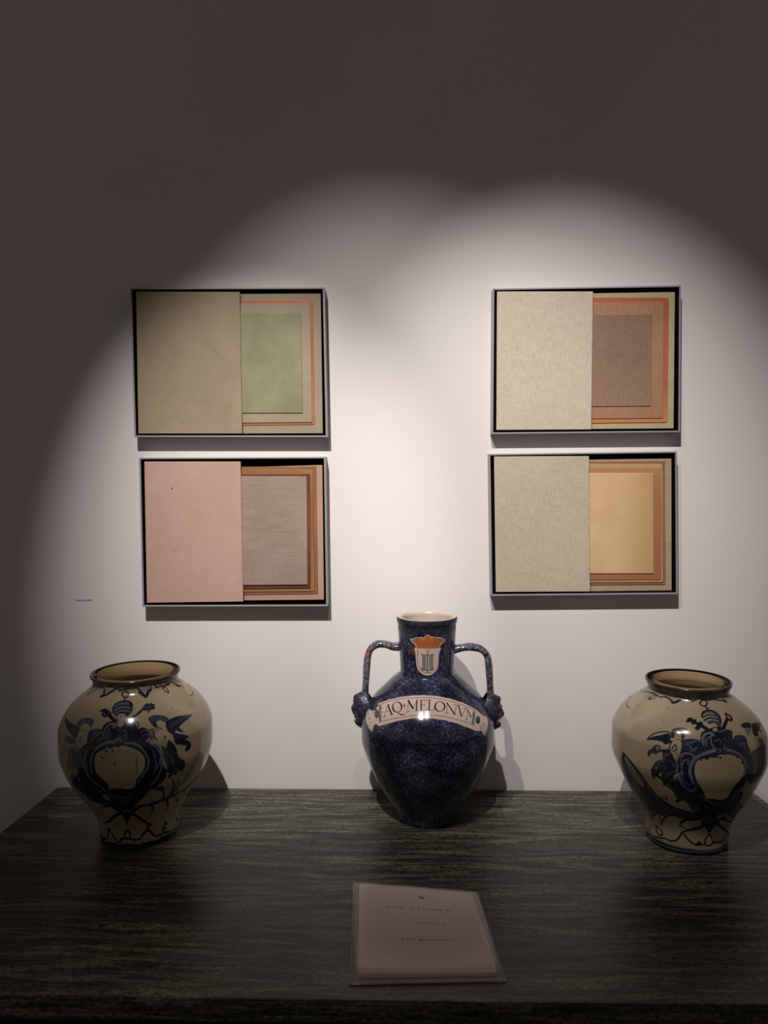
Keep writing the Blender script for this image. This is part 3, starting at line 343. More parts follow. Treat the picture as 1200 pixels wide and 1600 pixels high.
 'right': [[1,2,70,1,[-1448,2875,-1064,2918,-674,2941,-340,2955,-11,2971,366,2982,718,2974],17,17],[0,2,55,1,[-1779,2805,-1192,2842,-964,2857,-774,2840,-649,2813,-425,2869,-252,2873,-120,2902,61,2896,367,2883,634,2898,721,2945,-9,2945,-559,2946,-1063,2914]],[0,2,25,1,[-2245,2671,-2069,2808,-1194,2873,-1139,2805,-1298,2744,-1578,2744]],[0,2,25,1,[768,2997,1393,2842,1548,2704,872,2822]],[1,0,100,1,[-1799,2722,-1791,2768,-1487,2816,-1215,2834,-1045,2825,-901,2845,-769,2826,-656,2787],20,20],[1,0,100,1,[-677,2792,-610,2798,-508,2845,-338,2868,-232,2853],41,17],[1,0,100,1,[-232,2845,-121,2878,-31,2887,105,2869,281,2868,463,2847,591,2822],20,20],[1,0,100,1,[-1260,2737,-1258,2798,-1147,2822,-1149,2777,-1254,2735],15,15],[1,0,100,1,[725,2936,652,2880,638,2823,658,2802],15,15],[1,0,100,1,[892,2895,1230,2799,1422,2716],10,10],[1,0,100,1,[-1799,2722,-1873,2782],10,10],[0,0,100,1,[-626,2790,-625,2783,-632,2776,-645,2772,-661,2773,-676,2776,-683,2785,-685,2792,-678,2799,-664,2803,-648,2802,-635,2797]],[0,0,100,1,[-201,2847,-206,2839,-219,2832,-234,2828,-250,2830,-261,2836,-264,2844,-259,2853,-247,2861,-231,2864,-215,2862,-204,2856]],[0,0,100,1,[242,2864,228,2856,213,2849,192,2848,175,2851,167,2857,165,2867,174,2876,186,2884,207,2885,224,2882,236,2875]],[0,0,100,1,[649,2823,627,2816,602,2812,577,2812,558,2816,553,2823,559,2831,575,2839,601,2843,627,2843,652,2837,661,2830]],[0,0,100,1,[-983,2829,-980,2819,-983,2813,-998,2808,-1018,2807,-1037,2810,-1051,2818,-1060,2825,-1049,2835,-1033,2840,-1012,2841,-993,2837]],[0,0,100,1,[697,2801,675,2795,646,2792,616,2794,603,2797,599,2803,605,2811,626,2818,657,2820,688,2819,706,2815,709,2808]],[0,0,100,1,[-1229,2766,-1219,2758,-1223,2750,-1236,2745,-1254,2744,-1276,2747,-1300,2751,-1311,2759,-1313,2766,-1296,2772,-1277,2773,-1249,2772]],[1,0,100,1,[105,2819,78,2800,38,2785,-3,2780,-39,2785,-59,2799,-61,2820,-42,2843,-6,2860,38,2867,80,2860,106,2842,105,2819],20,20],[1,0,100,1,[34,2783,61,2726],24,24],[0,8,92,1,[-476,1971,-409,2111,-307,2198,-158,2340,-140,2423,-37,2486,114,2485,241,2459,277,2354,312,2223,408,2141,450,1984,489,1824,464,1622,383,1404,285,1174,242,945,130,814,-93,888,-202,1049,-371,1215,-483,1369,-548,1529,-422,1624,-474,1769]],[0,0,75,1,[-322,1952,-273,2110,-135,2170,27,2197,218,2189,357,2077,425,1889,381,1695,320,1449,238,1246,-61,1260,-190,1434,-286,1655]],[1,0,100,1,[-64,2487,-162,2541,-254,2577,-328,2606],52,36],[1,0,100,1,[-336,2578,-288,2612],44,44],[1,0,100,1,[-264,2556,-227,2596],40,40],[1,0,100,1,[-207,2490,-142,2562],52,52],[1,0,100,1,[188,2496,259,2557,356,2619],44,36],[1,0,100,1,[380,2671,416,2656,440,2626,404,2587,361,2592],36,36],[0,4,40,1,[448,2625,438,2620,426,2618,414,2618,408,2619,405,2623,409,2628,419,2633,431,2636,444,2636,449,2635,452,2630]],[0,0,100,1,[397,2650,382,2640,361,2635,346,2633,335,2637,335,2645,345,2654,360,2664,382,2670,398,2672,409,2668,409,2660]],[0,1,95,1,[-105,2652,-58,2706,62,2728,181,2710,223,2648,180,2575,156,2505,112,2521,78,2565,-11,2554,-76,2592]],[1,3,70,1,[-76,2661,39,2692,131,2678],20,16],[1,3,70,1,[-91,2616,36,2656,148,2634],24,16],[1,3,70,1,[-68,2579,34,2616,149,2593],20,16],[1,0,100,1,[-105,2652,-58,2706,62,2728,181,2710,223,2648,177,2561],20,20],[1,0,100,1,[-99,2638,28,2675,136,2658],14,14],[1,0,100,1,[-91,2599,24,2636,155,2614],14,14],[0,8,92,1,[-164,2417,-113,2463,-11,2501,94,2522,199,2490,288,2454,279,2380,273,2286,255,2160,181,2167,75,2220,-36,2205,-141,2199,-175,2292]],[1,2,100,1,[-150,2263,-141,2373,-83,2428,-14,2433,1,2404],24,28],[1,2,70,1,[-111,2249,-95,2344,-40,2384],18,18],[1,2,80,1,[-25,2422,-43,2314,-21,2220],18,18],[0,3,75,1,[91,2480,81,2465,63,2455,43,2451,26,2455,16,2466,16,2479,25,2494,42,2505,64,2508,82,2504,92,2493]],[0,3,60,1,[4,2523,-4,2509,-16,2498,-31,2495,-42,2498,-48,2508,-48,2523,-40,2536,-27,2547,-13,2552,0,2547,6,2537]],[1,2,70,1,[150,2358,145,2280,115,2202],18,18],[1,2,60,1,[100,2449,189,2469,284,2447],16,16],[0,0,85,1,[179,2447,307,2452,274,2364,269,2224,181,2167,134,2235]],[1,2,50,1,[6,2315,71,2344,90,2298],16,16],[1,0,100,1,[-864,2194,-816,2287,-722,2355,-607,2390,-559,2367],16,16],[0,8,92,1,[-864,2194,-795,2267,-684,2323,-589,2369,-554,2319,-556,2270,-533,2259,-608,2192,-669,2226,-768,2216]],[0,0,92,1,[-561,2383,-541,2440,-455,2477,-365,2481,-335,2446,-370,2398,-389,2317,-427,2270,-417,2344,-449,2402,-503,2377,-511,2312,-554,2319]],[0,3,70,1,[-496,2370,-448,2393,-424,2350,-439,2284,-475,2282,-493,2330]],[0,0,100,1,[-465,2351,-465,2347,-468,2343,-472,2341,-477,2341,-480,2344,-481,2349,-480,2354,-478,2358,-474,2360,-469,2359,-466,2356]],[0,0,100,1,[-433,2354,-434,2348,-437,2344,-441,2342,-445,2343,-448,2346,-449,2351,-448,2357,-445,2361,-441,2363,-437,2362,-434,2359]],[1,0,100,1,[-476,2301,-442,2304],12,12],[0,3,50,1,[-544,2223,-481,2276,-413,2265,-416,2131,-433,2016,-465,1953,-510,2016,-551,2099]],[1,0,100,1,[-533,2259,-559,2152,-536,2029,-471,1933],16,16],[1,0,100,1,[-526,2142,-490,2218,-468,2155,-511,2110],16,16],[0,9,90,1,[-402,2298,-294,2337,-186,2322,-150,2263,-181,2163,-270,2119,-346,2070,-421,2038,-417,2181]],[1,2,60,1,[-308,2216,-283,2170,-231,2208],18,18],[1,2,50,1,[-361,2256,-268,2300],12,12],[0,0,85,1,[-842,1929,-835,2008,-785,2064,-744,2144,-683,2162,-658,2097,-564,2133,-537,2103,-615,2045,-671,2046,-725,1991,-783,1989,-812,1921]],[0,3,50,1,[-684,2108,-687,2088,-695,2071,-705,2063,-717,2065,-725,2076,-729,2093,-726,2113,-719,2129,-709,2136,-696,2136,-688,2125]],[0,8,75,1,[-636,2076,-537,2084,-497,1983,-483,1893,-587,1845,-634,1925]],[0,0,85,1,[-765,1767,-722,1859,-654,1919,-587,1884,-521,1863,-482,1781,-585,1713,-652,1731,-711,1609,-780,1580,-779,1683]],[0,3,40,1,[-661,1822,-664,1796,-671,1776,-679,1767,-690,1770,-697,1785,-699,1810,-697,1835,-690,1856,-681,1865,-671,1862,-665,1845]],[1,0,100,1,[-765,1675,-692,1593,-639,1556,-630,1440],54,27],[0,0,85,1,[-765,1754,-690,1883,-616,1856,-614,1730,-710,1615,-771,1503,-790,1609]],[0,3,40,1,[-701,1752,-703,1734,-708,1722,-715,1715,-723,1716,-729,1726,-731,1741,-730,1756,-723,1770,-716,1777,-710,1774,-704,1765]],[0,8,80,1,[-652,1663,-544,1801,-474,1743,-405,1629,-371,1460,-428,1293,-535,1443,-586,1516,-629,1455]],[1,2,95,1,[-270,2009,-264,2075,-321,2103,-396,2081,-458,1974,-470,1858,-449,1713,-405,1562],24,20],[1,2,80,1,[-332,1926,-326,1982,-370,1983,-401,1911,-406,1817,-393,1744,-431,1736,-418,1642],18,18],[1,2,85,1,[-458,1875,-456,1696,-405,1543,-316,1427,-245,1441,-232,1550],24,19],[1,2,60,1,[-406,1785,-371,1609,-301,1536],14,14],[1,2,100,1,[-265,1591,-305,1763,-300,1893,-245,2032,-157,2114,-39,2171,45,2204],32,40],[1,2,85,1,[155,2184,254,2142,345,2058,403,1936,412,1804,381,1697],32,24],[0,8,100,1,[96,2188,87,2165,70,2147,45,2142,23,2148,8,2166,3,2190,13,2211,32,2227,56,2234,79,2226,94,2210]],[1,2,60,1,[31,2205,61,2173,39,2148],14,14],[1,2,70,1,[391,1996,407,1842,338,1677,257,1520,221,1311,119,1179,-38,1230,-129,1349],22,16],[1,2,50,1,[476,1827,439,1628,361,1470,229,1118],14,14],[0,3,100,1,[-255,1864,-230,1979,-171,2035,-103,2028,-67,2066,-14,2055,20,2101,113,2115,210,2096,313,2034,374,1899,379,1772,330,1651,262,1549,237,1386,194,1284,103,1253,14,1288,-75,1291,-148,1471,-217,1610,-248,1738]],[0,0,85,1,[-164,2019,-166,2007,-172,1998,-179,1994,-187,1998,-192,2004,-195,2015,-193,2027,-187,2036,-179,2040,-172,2037,-166,2030]],[0,0,85,1,[-95,2041,-97,2029,-103,2020,-111,2018,-118,2020,-124,2028,-126,2039,-124,2049,-119,2059,-111,2062,-104,2060,-98,2052]],[0,0,85,1,[-69,2074,-72,2064,-77,2054,-85,2051,-93,2055,-98,2061,-100,2072,-99,2084,-93,2093,-85,2095,-77,2094,-72,2086]],[0,0,85,1,[33,2076,32,2064,25,2057,17,2053,9,2056,4,2064,1,2076,3,2088,10,2095,17,2099,25,2095,31,2087]],[0,0,85,1,[73,2061,72,2049,66,2040,57,2038,49,2041,43,2049,41,2061,42,2073,50,2079,57,2083,65,2080,71,2072]],[0,0,85,1,[301,2055,298,2044,290,2037,282,2035,272,2040,264,2049,262,2061,265,2071,273,2078,281,2080,291,2076,299,2066]],[0,0,85,1,[381,1935,378,1924,370,1918,362,1915,349,1922,344,1930,340,1943,343,1953,351,1960,361,1961,371,1956,379,1946]],[0,0,92,1,[511,2486,587,2520,701,2515,775,2477,694,2423,607,2361,543,2342,540,2407,559,2449]],[0,3,50,1,[577,2447,679,2434,622,2367,543,2342,526,2385]],[0,0,100,1,[590,2409,586,2406,577,2404,571,2404,566,2406,565,2410,569,2413,574,2417,580,2420,585,2420,590,2418,591,2414]],[0,0,100,1,[637,2401,632,2397,627,2394,618,2395,616,2396,612,2401,616,2405,621,2408,627,2411,636,2410,641,2408,641,2404]],[0,8,92,1,[794,2465,997,2437,1210,2359,939,2369,959,2305,832,2348,784,2294,687,2311,690,2392]],[1,0,100,1,[794,2465,997,2437,1210,2359],14,14],[0,3,45,1,[517,2330,651,2320,678,2247,634,2121,551,2032,453,2129]],[1,0,100,1,[664,2300,667,2182,616,2015,568,1878],16,16],[0,8,90,1,[292,2347,398,2381,496,2334,482,2224,508,2062,548,1846,556,1653,435,1685,431,1911,362,2073,271,2157,278,2254]],[1,2,60,1,[341,2247,421,2268,415,2204],16,16],[1,2,50,1,[453,2129,487,1974,467,1829],16,16],[0,0,70,1,[725,2269,854,2214,823,2060,905,1876,820,1718,769,1576,605,1638,637,1820,693,1991]],[1,2,40,1,[667,2074,690,1917,639,1782],14,14],[0,8,85,1,[-1282,1762,-1127,1729,-991,1575,-878,1337,-755,1147,-593,1017,-328,958,-93,888,-71,779,-425,760,-746,761,-1114,679,-1322,712,-1342,995,-1348,1280,-1313,1525]],[0,3,60,1,[-1231,1733,-1117,1667,-1014,1477,-968,1265,-1099,1289,-1194,1444]],[1,0,100,1,[-1282,1789,-1140,1723,-991,1575,-878,1337,-736,1123,-550,999,-282,933],22,38],[1,0,100,1,[-1266,1770,-1190,1532,-1099,1289,-991,1042,-795,875],16,27],[1,0,100,1,[-1289,1649,-1289,1309,-1209,1000,-1091,781,-780,748],16,32],[1,2,50,1,[-1004,1511,-873,1249,-731,1030],11,11],[1,2,40,1,[-1159,1375,-1010,1064,-814,901],11,11],[1,2,60,1,[-721,855,-419,902,-183,859],11,11],[1,2,50,1,[-1002,1499,-888,1345,-747,1136],10,10],[1,0,100,1,[-703,1155,-628,1127,-634,1236],29,14],[1,0,100,1,[-1218,737,-1364,624,-1551,477],24,12],[1,0,100,1,[-702,837,-930,705,-1122,522],43,14],[1,0,100,1,[-496,862,-736,706,-914,449],48,14],[1,0,100,1,[-169,788,-346,742,-470,608],58,24],[1,0,100,1,[0,640,-190,552,-425,443],53,24],[1,0,100,1,[-476,1150,-384,1231,-279,1199,-206,1152],48,19],[0,0,85,1,[-632,1635,-540,1539,-415,1443,-418,1251,-457,1155,-519,1331,-612,1460]],[1,0,100,1,[-168,1129,-256,1086,-250,980,-189,960,-150,1055,-188,1155,-297,1195],19,19],[1,0,100,1,[-188,944,-51,862,57,798],34,19],[0,0,92,1,[-59,797,85,861,328,769,270,654,216,569,167,448,57,578,-56,670]],[1,0,100,1,[225,690,521,517,783,369],53,19],[1,0,100,1,[226,752,351,828,451,900],62,24],[1,0,100,1,[298,773,503,699,1024,454],48,19],[1,2,50,1,[6,814,117,763,177,806],14,14],[1,0,100,1,[241,719,290,839,431,842,787,644],24,24],[0,0,85,1,[318,1110,436,1171,716,964,957,585,431,842]],[1,0,100,1,[-1473,180,-1287,146,-1009,178,-826,220,-696,205,-543,265,-454,384,-425,443,-342,351,-226,264,-108,221,-19,225,71,238],24,24],[1,0,100,1,[269,238,376,251,552,221,693,290,783,369,1131,167,1133,72],24,24],[1,0,100,1,[156,427,88,326,111,224,188,207,273,212,276,313,171,427],22,22],[1,0,100,1,[-1079,393,-1077,293,-1024,235,-928,253,-926,341,-1061,387],24,24],[1,0,100,1,[-108,221,-37,275,-19,225],34,34],[1,0,100,1,[303,259,395,249],34,34],[1,2,75,1,[-1444,153,-1138,136,-763,151,-455,146,-73,124,286,111,686,93,1113,52],17,17],[1,0,100,1,[-1508,118,-1141,97,-765,113,-455,108,-73,100],22,22],[1,2,85,1,[-1426,72,-1019,63,-576,71,-101,85,365,77,948,36],14,14],[0,1,70,1,[-708,2711,-707,2706,-710,2702,-717,2700,-727,2699,-735,2702,-740,2706,-741,2711,-739,2715,-731,2717,-722,2718,-713,2715]],[0,1,70,1,[-686,2511,-687,2505,-691,2500,-696,2498,-702,2499,-708,2501,-712,2506,-711,2512,-709,2515,-702,2519,-696,2518,-690,2516]],[0,1,70,1,[247,2164,245,2158,240,2154,233,2154,227,2156,225,2159,222,2166,226,2171,230,2175,236,2176,242,2174,247,2169]],[1,2,60,1,[-422,1757,-405,1629,-335,1499,-243,1395],14,8],[1,2,60,1,[-375,2094,-408,2011,-424,1882],14,8],[1,2,60,1,[-342,2237,-234,2313,-162,2297],14,8],[1,2,60,1,[-474,1821,-499,1685,-476,1551],14,8],[1,2,60,1,[-186,1358,-32,1196,127,1145,247,1213],14,8],[1,2,60,1,[-84,1127,42,1030,128,1060],14,8],[1,2,60,1,[331,1416,302,1268,229,1118],14,8],[1,2,60,1,[376,1498,374,1315,298,1139],14,8],[1,2,60,1,[430,1684,432,1514,383,1404],14,8],[1,2,60,1,[-399,2218,-347,2243,-295,2217],8,8],[1,2,60,1,[-347,2177,-296,2151,-245,2158],8,8],[1,2,60,1,[310,2298,371,2323,412,2284],8,8],[1,2,60,1,[327,2248,375,2242,393,2191],8,8],[1,2,60,1,[397,2067,430,1986,430,1875],8,8],[1,2,60,1,[-125,2389,-118,2328,-137,2263],8,8],[0,3,55,1,[-494,1739,-462,1786,-456,1712,-475,1627,-507,1658]],[1,0,100,1,[-612,1705,-628,1619,-589,1570,-520,1655,-481,1743],14,14],[1,0,100,1,[-590,1559,-520,1675,-469,1747],16,24],[0,8,80,1,[-602,1972,-523,2014,-470,1897,-469,1783,-520,1733,-585,1790]],[1,2,55,1,[-574,1924,-521,1902,-495,1834],8,8],[1,2,50,1,[-736,1796,-694,1849,-640,1886],8,8],[0,0,80,1,[297,2363,391,2382,448,2343,403,2270,293,2253]],[1,2,60,1,[320,2328,384,2352,406,2318],8,8],[0,1,40,1,[-489,2185,-467,2147,-465,2046,-491,2078]],[0,8,75,1,[505,2071,701,2143,886,2105,945,1875,776,1682,618,1516,481,1560,476,1827]],[1,2,50,1,[559,2008,589,1796,538,1656],11,11],[1,2,40,1,[731,2058,728,1854,626,1682],11,11],[0,0,85,1,[98,994,229,1118,330,1262,409,1399,494,1253,475,1065,400,917,244,874]],[0,0,80,1,[-483,1369,-389,1395,-256,1270,-167,1120,-99,923,-193,948,-331,1126,-430,1229]],[1,2,60,1,[-162,1036,-164,1006,-176,981,-195,971,-216,977,-232,997,-239,1026,-236,1056,-223,1081,-206,1093,-186,1086,-171,1066,-162,1036],14,14],[1,2,60,1,[-371,1164,-271,1154,-174,1087],11,11],[1,0,100,1,[-746,761,-874,649,-896,485],27,11],[1,0,100,1,[-1036,680,-1155,543,-1150,470],27,11],[1,0,95,1,[-324,783,-429,672,-462,581,-288,513,-26,553],32,14],[1,0,100,1,[288,723,390,776,658,703,984,510],32,14],[1,0,100,1,[1120,308,1128,147,1045,38],14,11]],
 'jar': [[0,5,100,0,[-1084,2483,-875,2587,-649,2665,-375,2716,-97,2736,209,2718,496,2658,726,2567,884,2460,963,2395,1001,2327,1060,2266,1154,2218,1129,2128,1017,2032,955,1915,902,1973,868,2059,757,2087,624,2177,455,2276,269,2349,55,2390,-120,2395,-294,2373,-510,2307,-733,2192,-830,2142,-887,2160,-942,2136,-932,2005,-1005,2016,-1140,2079,-1275,2154,-1341,2233,-1294,2314,-1153,2319,-1062,2375,-1117,2431]],[0,8,95,1,[-1252,2336,-1116,2335,-1041,2376,-1076,2414,-1038,2453,-1203,2443,-1275,2383]],[1,0,100,1,[-1025,2467,-791,2584,-508,2661,-93,2697,228,2676,524,2604,744,2510,909,2397],10,10],[1,0,100,0,[914,2400,807,2298,740,2184],12,12],[1,0,100,1,[745,2192,560,2300,280,2405,-33,2441,-325,2409,-616,2320,-827,2223],9,9],[1,1,90,0,[-1008,2460,-899,2349,-827,2230],30,30],[1,0,100,0,[-1031,2466,-830,2212],10,10],[1,1,70,0,[866,2397,773,2295,727,2210],22,22],[0,10,100,1,[-924,2332,-909,2301,-914,2274,-934,2258,-965,2259,-1000,2274,-1031,2301,-1051,2330,-1052,2356,-1031,2372,-995,2373,-954,2358]],[1,0,100,1,[-924,2332,-909,2301,-914,2274,-934,2258,-965,2259,-1000,2274,-1031,2301,-1051,2330,-1052,2356,-1031,2372,-995,2373,-954,2358,-924,2332],10,10],[0,10,100,1,[923,2232,900,2205,869,2190,843,2189,823,2203,818,2228,825,2259,847,2286,878,2301,909,2301,930,2287,934,2261]],[1,0,100,1,[923,2232,900,2205,869,2190,843,2189,823,2203,818,2228,825,2259,847,2286,878,2301,909,2301,930,2287,934,2261,923,2232],10,10],[0,0,60,1,[890,2213,880,2202,865,2196,853,2195,843,2201,839,2213,840,2227,851,2238,866,2244,878,2245,891,2237,892,2226]],[0,1,70,1,[-917,2437,-913,2429,-914,2422,-924,2416,-936,2416,-947,2420,-958,2426,-963,2435,-961,2441,-955,2445,-943,2446,-928,2443]],[0,1,70,1,[-856,2383,-852,2375,-853,2368,-863,2363,-871,2364,-882,2368,-892,2374,-896,2382,-895,2389,-888,2393,-877,2394,-865,2390]],[0,1,70,1,[-828,2322,-824,2314,-826,2307,-836,2301,-843,2303,-854,2306,-863,2313,-864,2322,-862,2329,-856,2333,-845,2333,-834,2330]],[0,1,70,1,[-1072,2324,-1067,2316,-1071,2308,-1080,2302,-1094,2301,-1109,2303,-1119,2310,-1124,2318,-1124,2325,-1111,2332,-1100,2332,-1086,2330]],[0,1,70,1,[-1102,2192,-1101,2183,-1104,2174,-1113,2169,-1130,2165,-1143,2167,-1153,2174,-1155,2183,-1151,2192,-1143,2197,-1126,2201,-1112,2199]],[0,1,70,1,[-1070,2080,-1068,2070,-1075,2060,-1084,2055,-1096,2053,-1110,2055,-1119,2061,-1121,2071,-1114,2081,-1102,2088,-1089,2090,-1079,2086]],[0,1,70,1,[-1023,2145,-1022,2136,-1026,2128,-1034,2122,-1044,2121,-1058,2124,-1067,2130,-1069,2140,-1065,2148,-1056,2154,-1043,2156,-1033,2152]],[0,1,70,1,[993,2114,984,2108,974,2104,964,2104,955,2110,951,2118,952,2127,959,2135,969,2139,982,2137,991,2132,994,2123]],[0,1,70,1,[920,2090,914,2082,904,2078,895,2079,886,2084,882,2093,883,2102,889,2110,899,2113,909,2113,918,2107,922,2099]],[1,1,70,1,[902,1973,858,2109,980,2166],12,12],[1,1,70,1,[955,1915,940,2059],12,12],[1,1,60,1,[-951,2023,-1036,2092],10,10],[1,7,100,0,[-828,2521,-783,2320],10,10],[1,7,100,0,[-829,2515,-651,2392],28,28],[1,7,100,0,[-804,2401,-715,2437],8,8],[1,7,100,0,[-807,2297,-748,2333],8,8],[1,7,100,0,[-678,2366,-625,2406],10,10],[1,7,100,0,[-512,2527,-505,2504],26,26],[1,7,100,0,[-505,2504,-507,2481],21,21],[1,7,100,0,[-507,2481,-519,2461],15,15],[1,7,100,0,[-519,2461,-538,2447],11,11],[1,7,100,0,[-538,2447,-561,2440],11,11],[1,7,100,0,[-561,2440,-591,2438],15,15],[1,7,100,0,[-591,2438,-621,2445],20,20],[1,7,100,0,[-621,2445,-649,2459],25,25],[1,7,100,0,[-649,2459,-676,2477],28,28],[1,7,100,0,[-676,2477,-696,2500],28,28],[1,7,100,0,[-696,2500,-707,2523],26,26],[1,7,100,0,[-707,2523,-709,2546],21,21],[1,7,100,0,[-709,2546,-699,2566],15,15],[1,7,100,0,[-699,2566,-681,2581],11,11],[1,7,100,0,[-681,2581,-654,2588],11,11],[1,7,100,0,[-654,2588,-620,2589],15,15],[1,7,100,0,[-620,2589,-586,2582],20,20],[1,7,100,0,[-586,2582,-554,2569],25,25],[1,7,100,0,[-554,2569,-527,2551],28,28],[1,7,100,0,[-527,2551,-512,2527],28,28],[1,7,100,1,[-556,2444,-513,2422,-463,2413],13,24],[1,7,100,1,[-463,2413,-427,2419,-406,2446],22,7],[0,7,85,1,[-449,2555,-448,2549,-453,2543,-460,2540,-471,2541,-479,2546,-487,2551,-486,2559,-483,2564,-474,2568,-463,2567,-454,2562]],[1,7,100,0,[-483,2585,-438,2506],9,9],[1,7,100,0,[-484,2536,-441,2566],8,8],[0,1,80,1,[-566,2514,-567,2511,-569,2508,-576,2505,-580,2506,-586,2508,-587,2511,-590,2513,-587,2516,-581,2518,-577,2517,-571,2516]],[1,7,100,0,[-419,2640,-364,2470],10,10],[1,7,100,0,[-416,2633,-287,2530],31,31],[1,7,100,0,[-285,2526,-238,2654],10,10],[1,7,100,0,[-240,2654,-214,2500],22,22],[1,7,100,0,[-402,2463,-332,2478],9,9],[1,7,100,0,[-249,2492,-172,2505],9,9],[1,7,100,0,[-442,2636,-408,2642],8,8],[1,7,100,0,[-251,2654,-220,2658],8,8],[1,7,100,0,[-148,2655,-132,2508],23,23],[1,7,100,0,[-176,2657,-25,2663],9,9],[1,7,100,0,[-27,2663,-34,2638],8,8],[1,7,100,0,[-136,2586,-75,2593],8,8],[1,7,100,0,[-76,2607,-74,2573],8,8],[1,7,100,0,[-155,2505,-38,2516],9,9],[1,7,100,0,[-38,2514,-25,2540],9,9],[1,7,100,0,[-89,2659,-82,2639],10,10],[1,7,100,0,[25,2662,12,2515],23,23],[1,7,100,0,[-2,2663,58,2662],9,9],[1,7,100,0,[-14,2510,100,2517],9,9],[1,7,100,0,[100,2517,124,2549],9,9],[1,7,100,0,[312,2557,299,2537],27,27],[1,7,100,0,[299,2537,280,2517],22,22],[1,7,100,0,[280,2517,256,2503],17,17],[1,7,100,0,[256,2503,229,2493],12,12],[1,7,100,0,[229,2493,201,2492],11,11],[1,7,100,0,[201,2492,175,2496],15,15],[1,7,100,0,[175,2496,152,2507],20,20],[1,7,100,0,[152,2507,135,2524],25,25],[1,7,100,0,[135,2524,125,2545],28,28],[1,7,100,0,[125,2545,124,2566],29,29],[1,7,100,0,[124,2566,133,2588],27,27],[1,7,100,0,[133,2588,150,2608],22,22],[1,7,100,0,[150,2608,175,2623],17,17],[1,7,100,0,[175,2623,205,2632],12,12],[1,7,100,0,[205,2632,238,2634],11,11],[1,7,100,0,[238,2634,268,2629],15,15],[1,7,100,0,[268,2629,293,2617],20,20],[1,7,100,0,[293,2617,309,2600],25,25],[1,7,100,0,[309,2600,314,2580],28,28],[1,7,100,0,[314,2580,312,2557],29,29],[1,7,100,0,[383,2607,313,2459],10,10],[1,7,100,0,[380,2603,456,2422],26,26],[1,7,100,0,[555,2552,451,2420],10,10],[1,7,100,0,[285,2453,344,2456],10,10],[1,7,100,0,[495,2570,590,2546],10,10],[1,7,100,0,[366,2610,394,2602],10,10],[1,7,100,0,[598,2543,565,2378],26,26],[1,7,100,0,[714,2479,564,2372],10,10],[1,7,100,0,[576,2547,622,2538],10,10],[1,7,100,0,[679,2496,746,2467],10,10],[1,7,100,0,[749,2453,643,2312],10,10],[1,7,100,0,[745,2451,746,2327],24,24],[1,7,100,0,[742,2325,857,2382],8,8],[1,7,100,0,[867,2385,740,2242],16,16],[1,7,100,0,[621,2323,668,2300],10,10],[1,7,100,0,[710,2261,763,2228],10,10],[1,7,100,0,[735,2461,759,2448],8,8],[0,7,100,1,[70,2485,68,2482,65,2480,61,2479,56,2480,53,2482,52,2485,53,2489,57,2490,61,2491,66,2490,69,2487]],[0,7,100,1,[244,2415,243,2411,239,2410,235,2409,231,2410,228,2413,227,2416,228,2419,233,2420,237,2421,241,2420,244,2418]],[0,7,80,1,[71,2486,69,2484,65,2481,60,2480,55,2481,51,2483,50,2487,52,2491,56,2492,61,2493,66,2492,70,2489]],[1,8,0,1,[-163,2885,-161,2884],4,4],[0,5,100,1,[-406,3587,420,3586,408,3457,388,3234,318,3134,179,3064,-3,3038,-200,3063,-336,3133,-409,3233,-437,3454]],[1,1,90,1,[-340,3548,-367,3369,-333,3222,-232,3129,-42,3088,146,3098],10,10],[0,5,90,0,[-650,3737,-480,3767,-369,3787,-110,3801,-59,3851,53,3851,96,3809,297,3799,490,3775,663,3722,572,3662,470,3631,428,3571,-407,3572,-447,3647,-558,3673]],[0,4,100,0,[-579,3725,-467,3753,-371,3774,-290,3770,-110,3787,-55,3833,41,3834,86,3793,297,3781,465,3760,621,3722,543,3673,443,3651,410,3577,-378,3580,-418,3660,-530,3687]],[1,0,45,1,[-414,3708,-372,3754,-334,3711],8,8],[1,0,45,1,[-280,3714,-238,3760,-202,3716],8,8],[1,0,45,1,[-150,3717,-111,3762,-74,3718],8,8],[1,0,45,1,[-23,3718,15,3764,53,3719],8,8],[1,0,45,1,[104,3718,142,3762,181,3717],8,8],[1,0,45,1,[232,3716,271,3759,312,3713],8,8],[1,0,45,1,[368,3710,406,3753,452,3706],8,8],[1,0,45,1,[-349,3637,-165,3625,15,3638,194,3625,397,3635],8,8],[1,0,40,1,[-374,3673,-215,3672,-61,3696,91,3674,301,3676,439,3677],8,8],[1,5,80,1,[-214,3760,-162,3739,-98,3762],7,7],[1,5,80,1,[91,3763,142,3733,205,3761],7,7],[1,1,70,1,[-407,3572,413,3572],7,7],[1,6,100,1,[76,3544,68,3527,45,3516,14,3512,-17,3516,-40,3528,-48,3544,-39,3561,-17,3572,14,3577,45,3572,68,3560,76,3544],13,13],[1,6,100,0,[6,3509,-7,3103],22,22],[1,6,100,0,[-148,3434,-152,3142],21,21],[1,6,100,0,[-83,3434,-85,3143],21,21],[1,6,100,0,[71,3434,74,3143],21,21],[1,6,100,0,[144,3433,149,3142],21,21],[1,1,100,0,[-117,3434,-120,3143],8,8],[1,1,100,0,[107,3434,111,3143],8,8],[1,1,100,0,[-183,3432,-187,3141],8,8],[1,1,100,0,[182,3432,188,3141],8,8],[1,1,80,0,[-25,3467,-37,3111],8,8],[1,1,100,0,[-214,3442,198,3442],11,11],[1,1,100,0,[-222,3145,201,3141],11,11],[1,1,100,1,[-221,3479,-190,3447,-143,3442],10,10],[1,1,100,1,[-230,3196,-198,3160,-244,3181],10,10],[1,1,100,1,[131,3481,144,3444,193,3457],10,10],[1,1,100,1,[160,3198,173,3161],10,10]]}
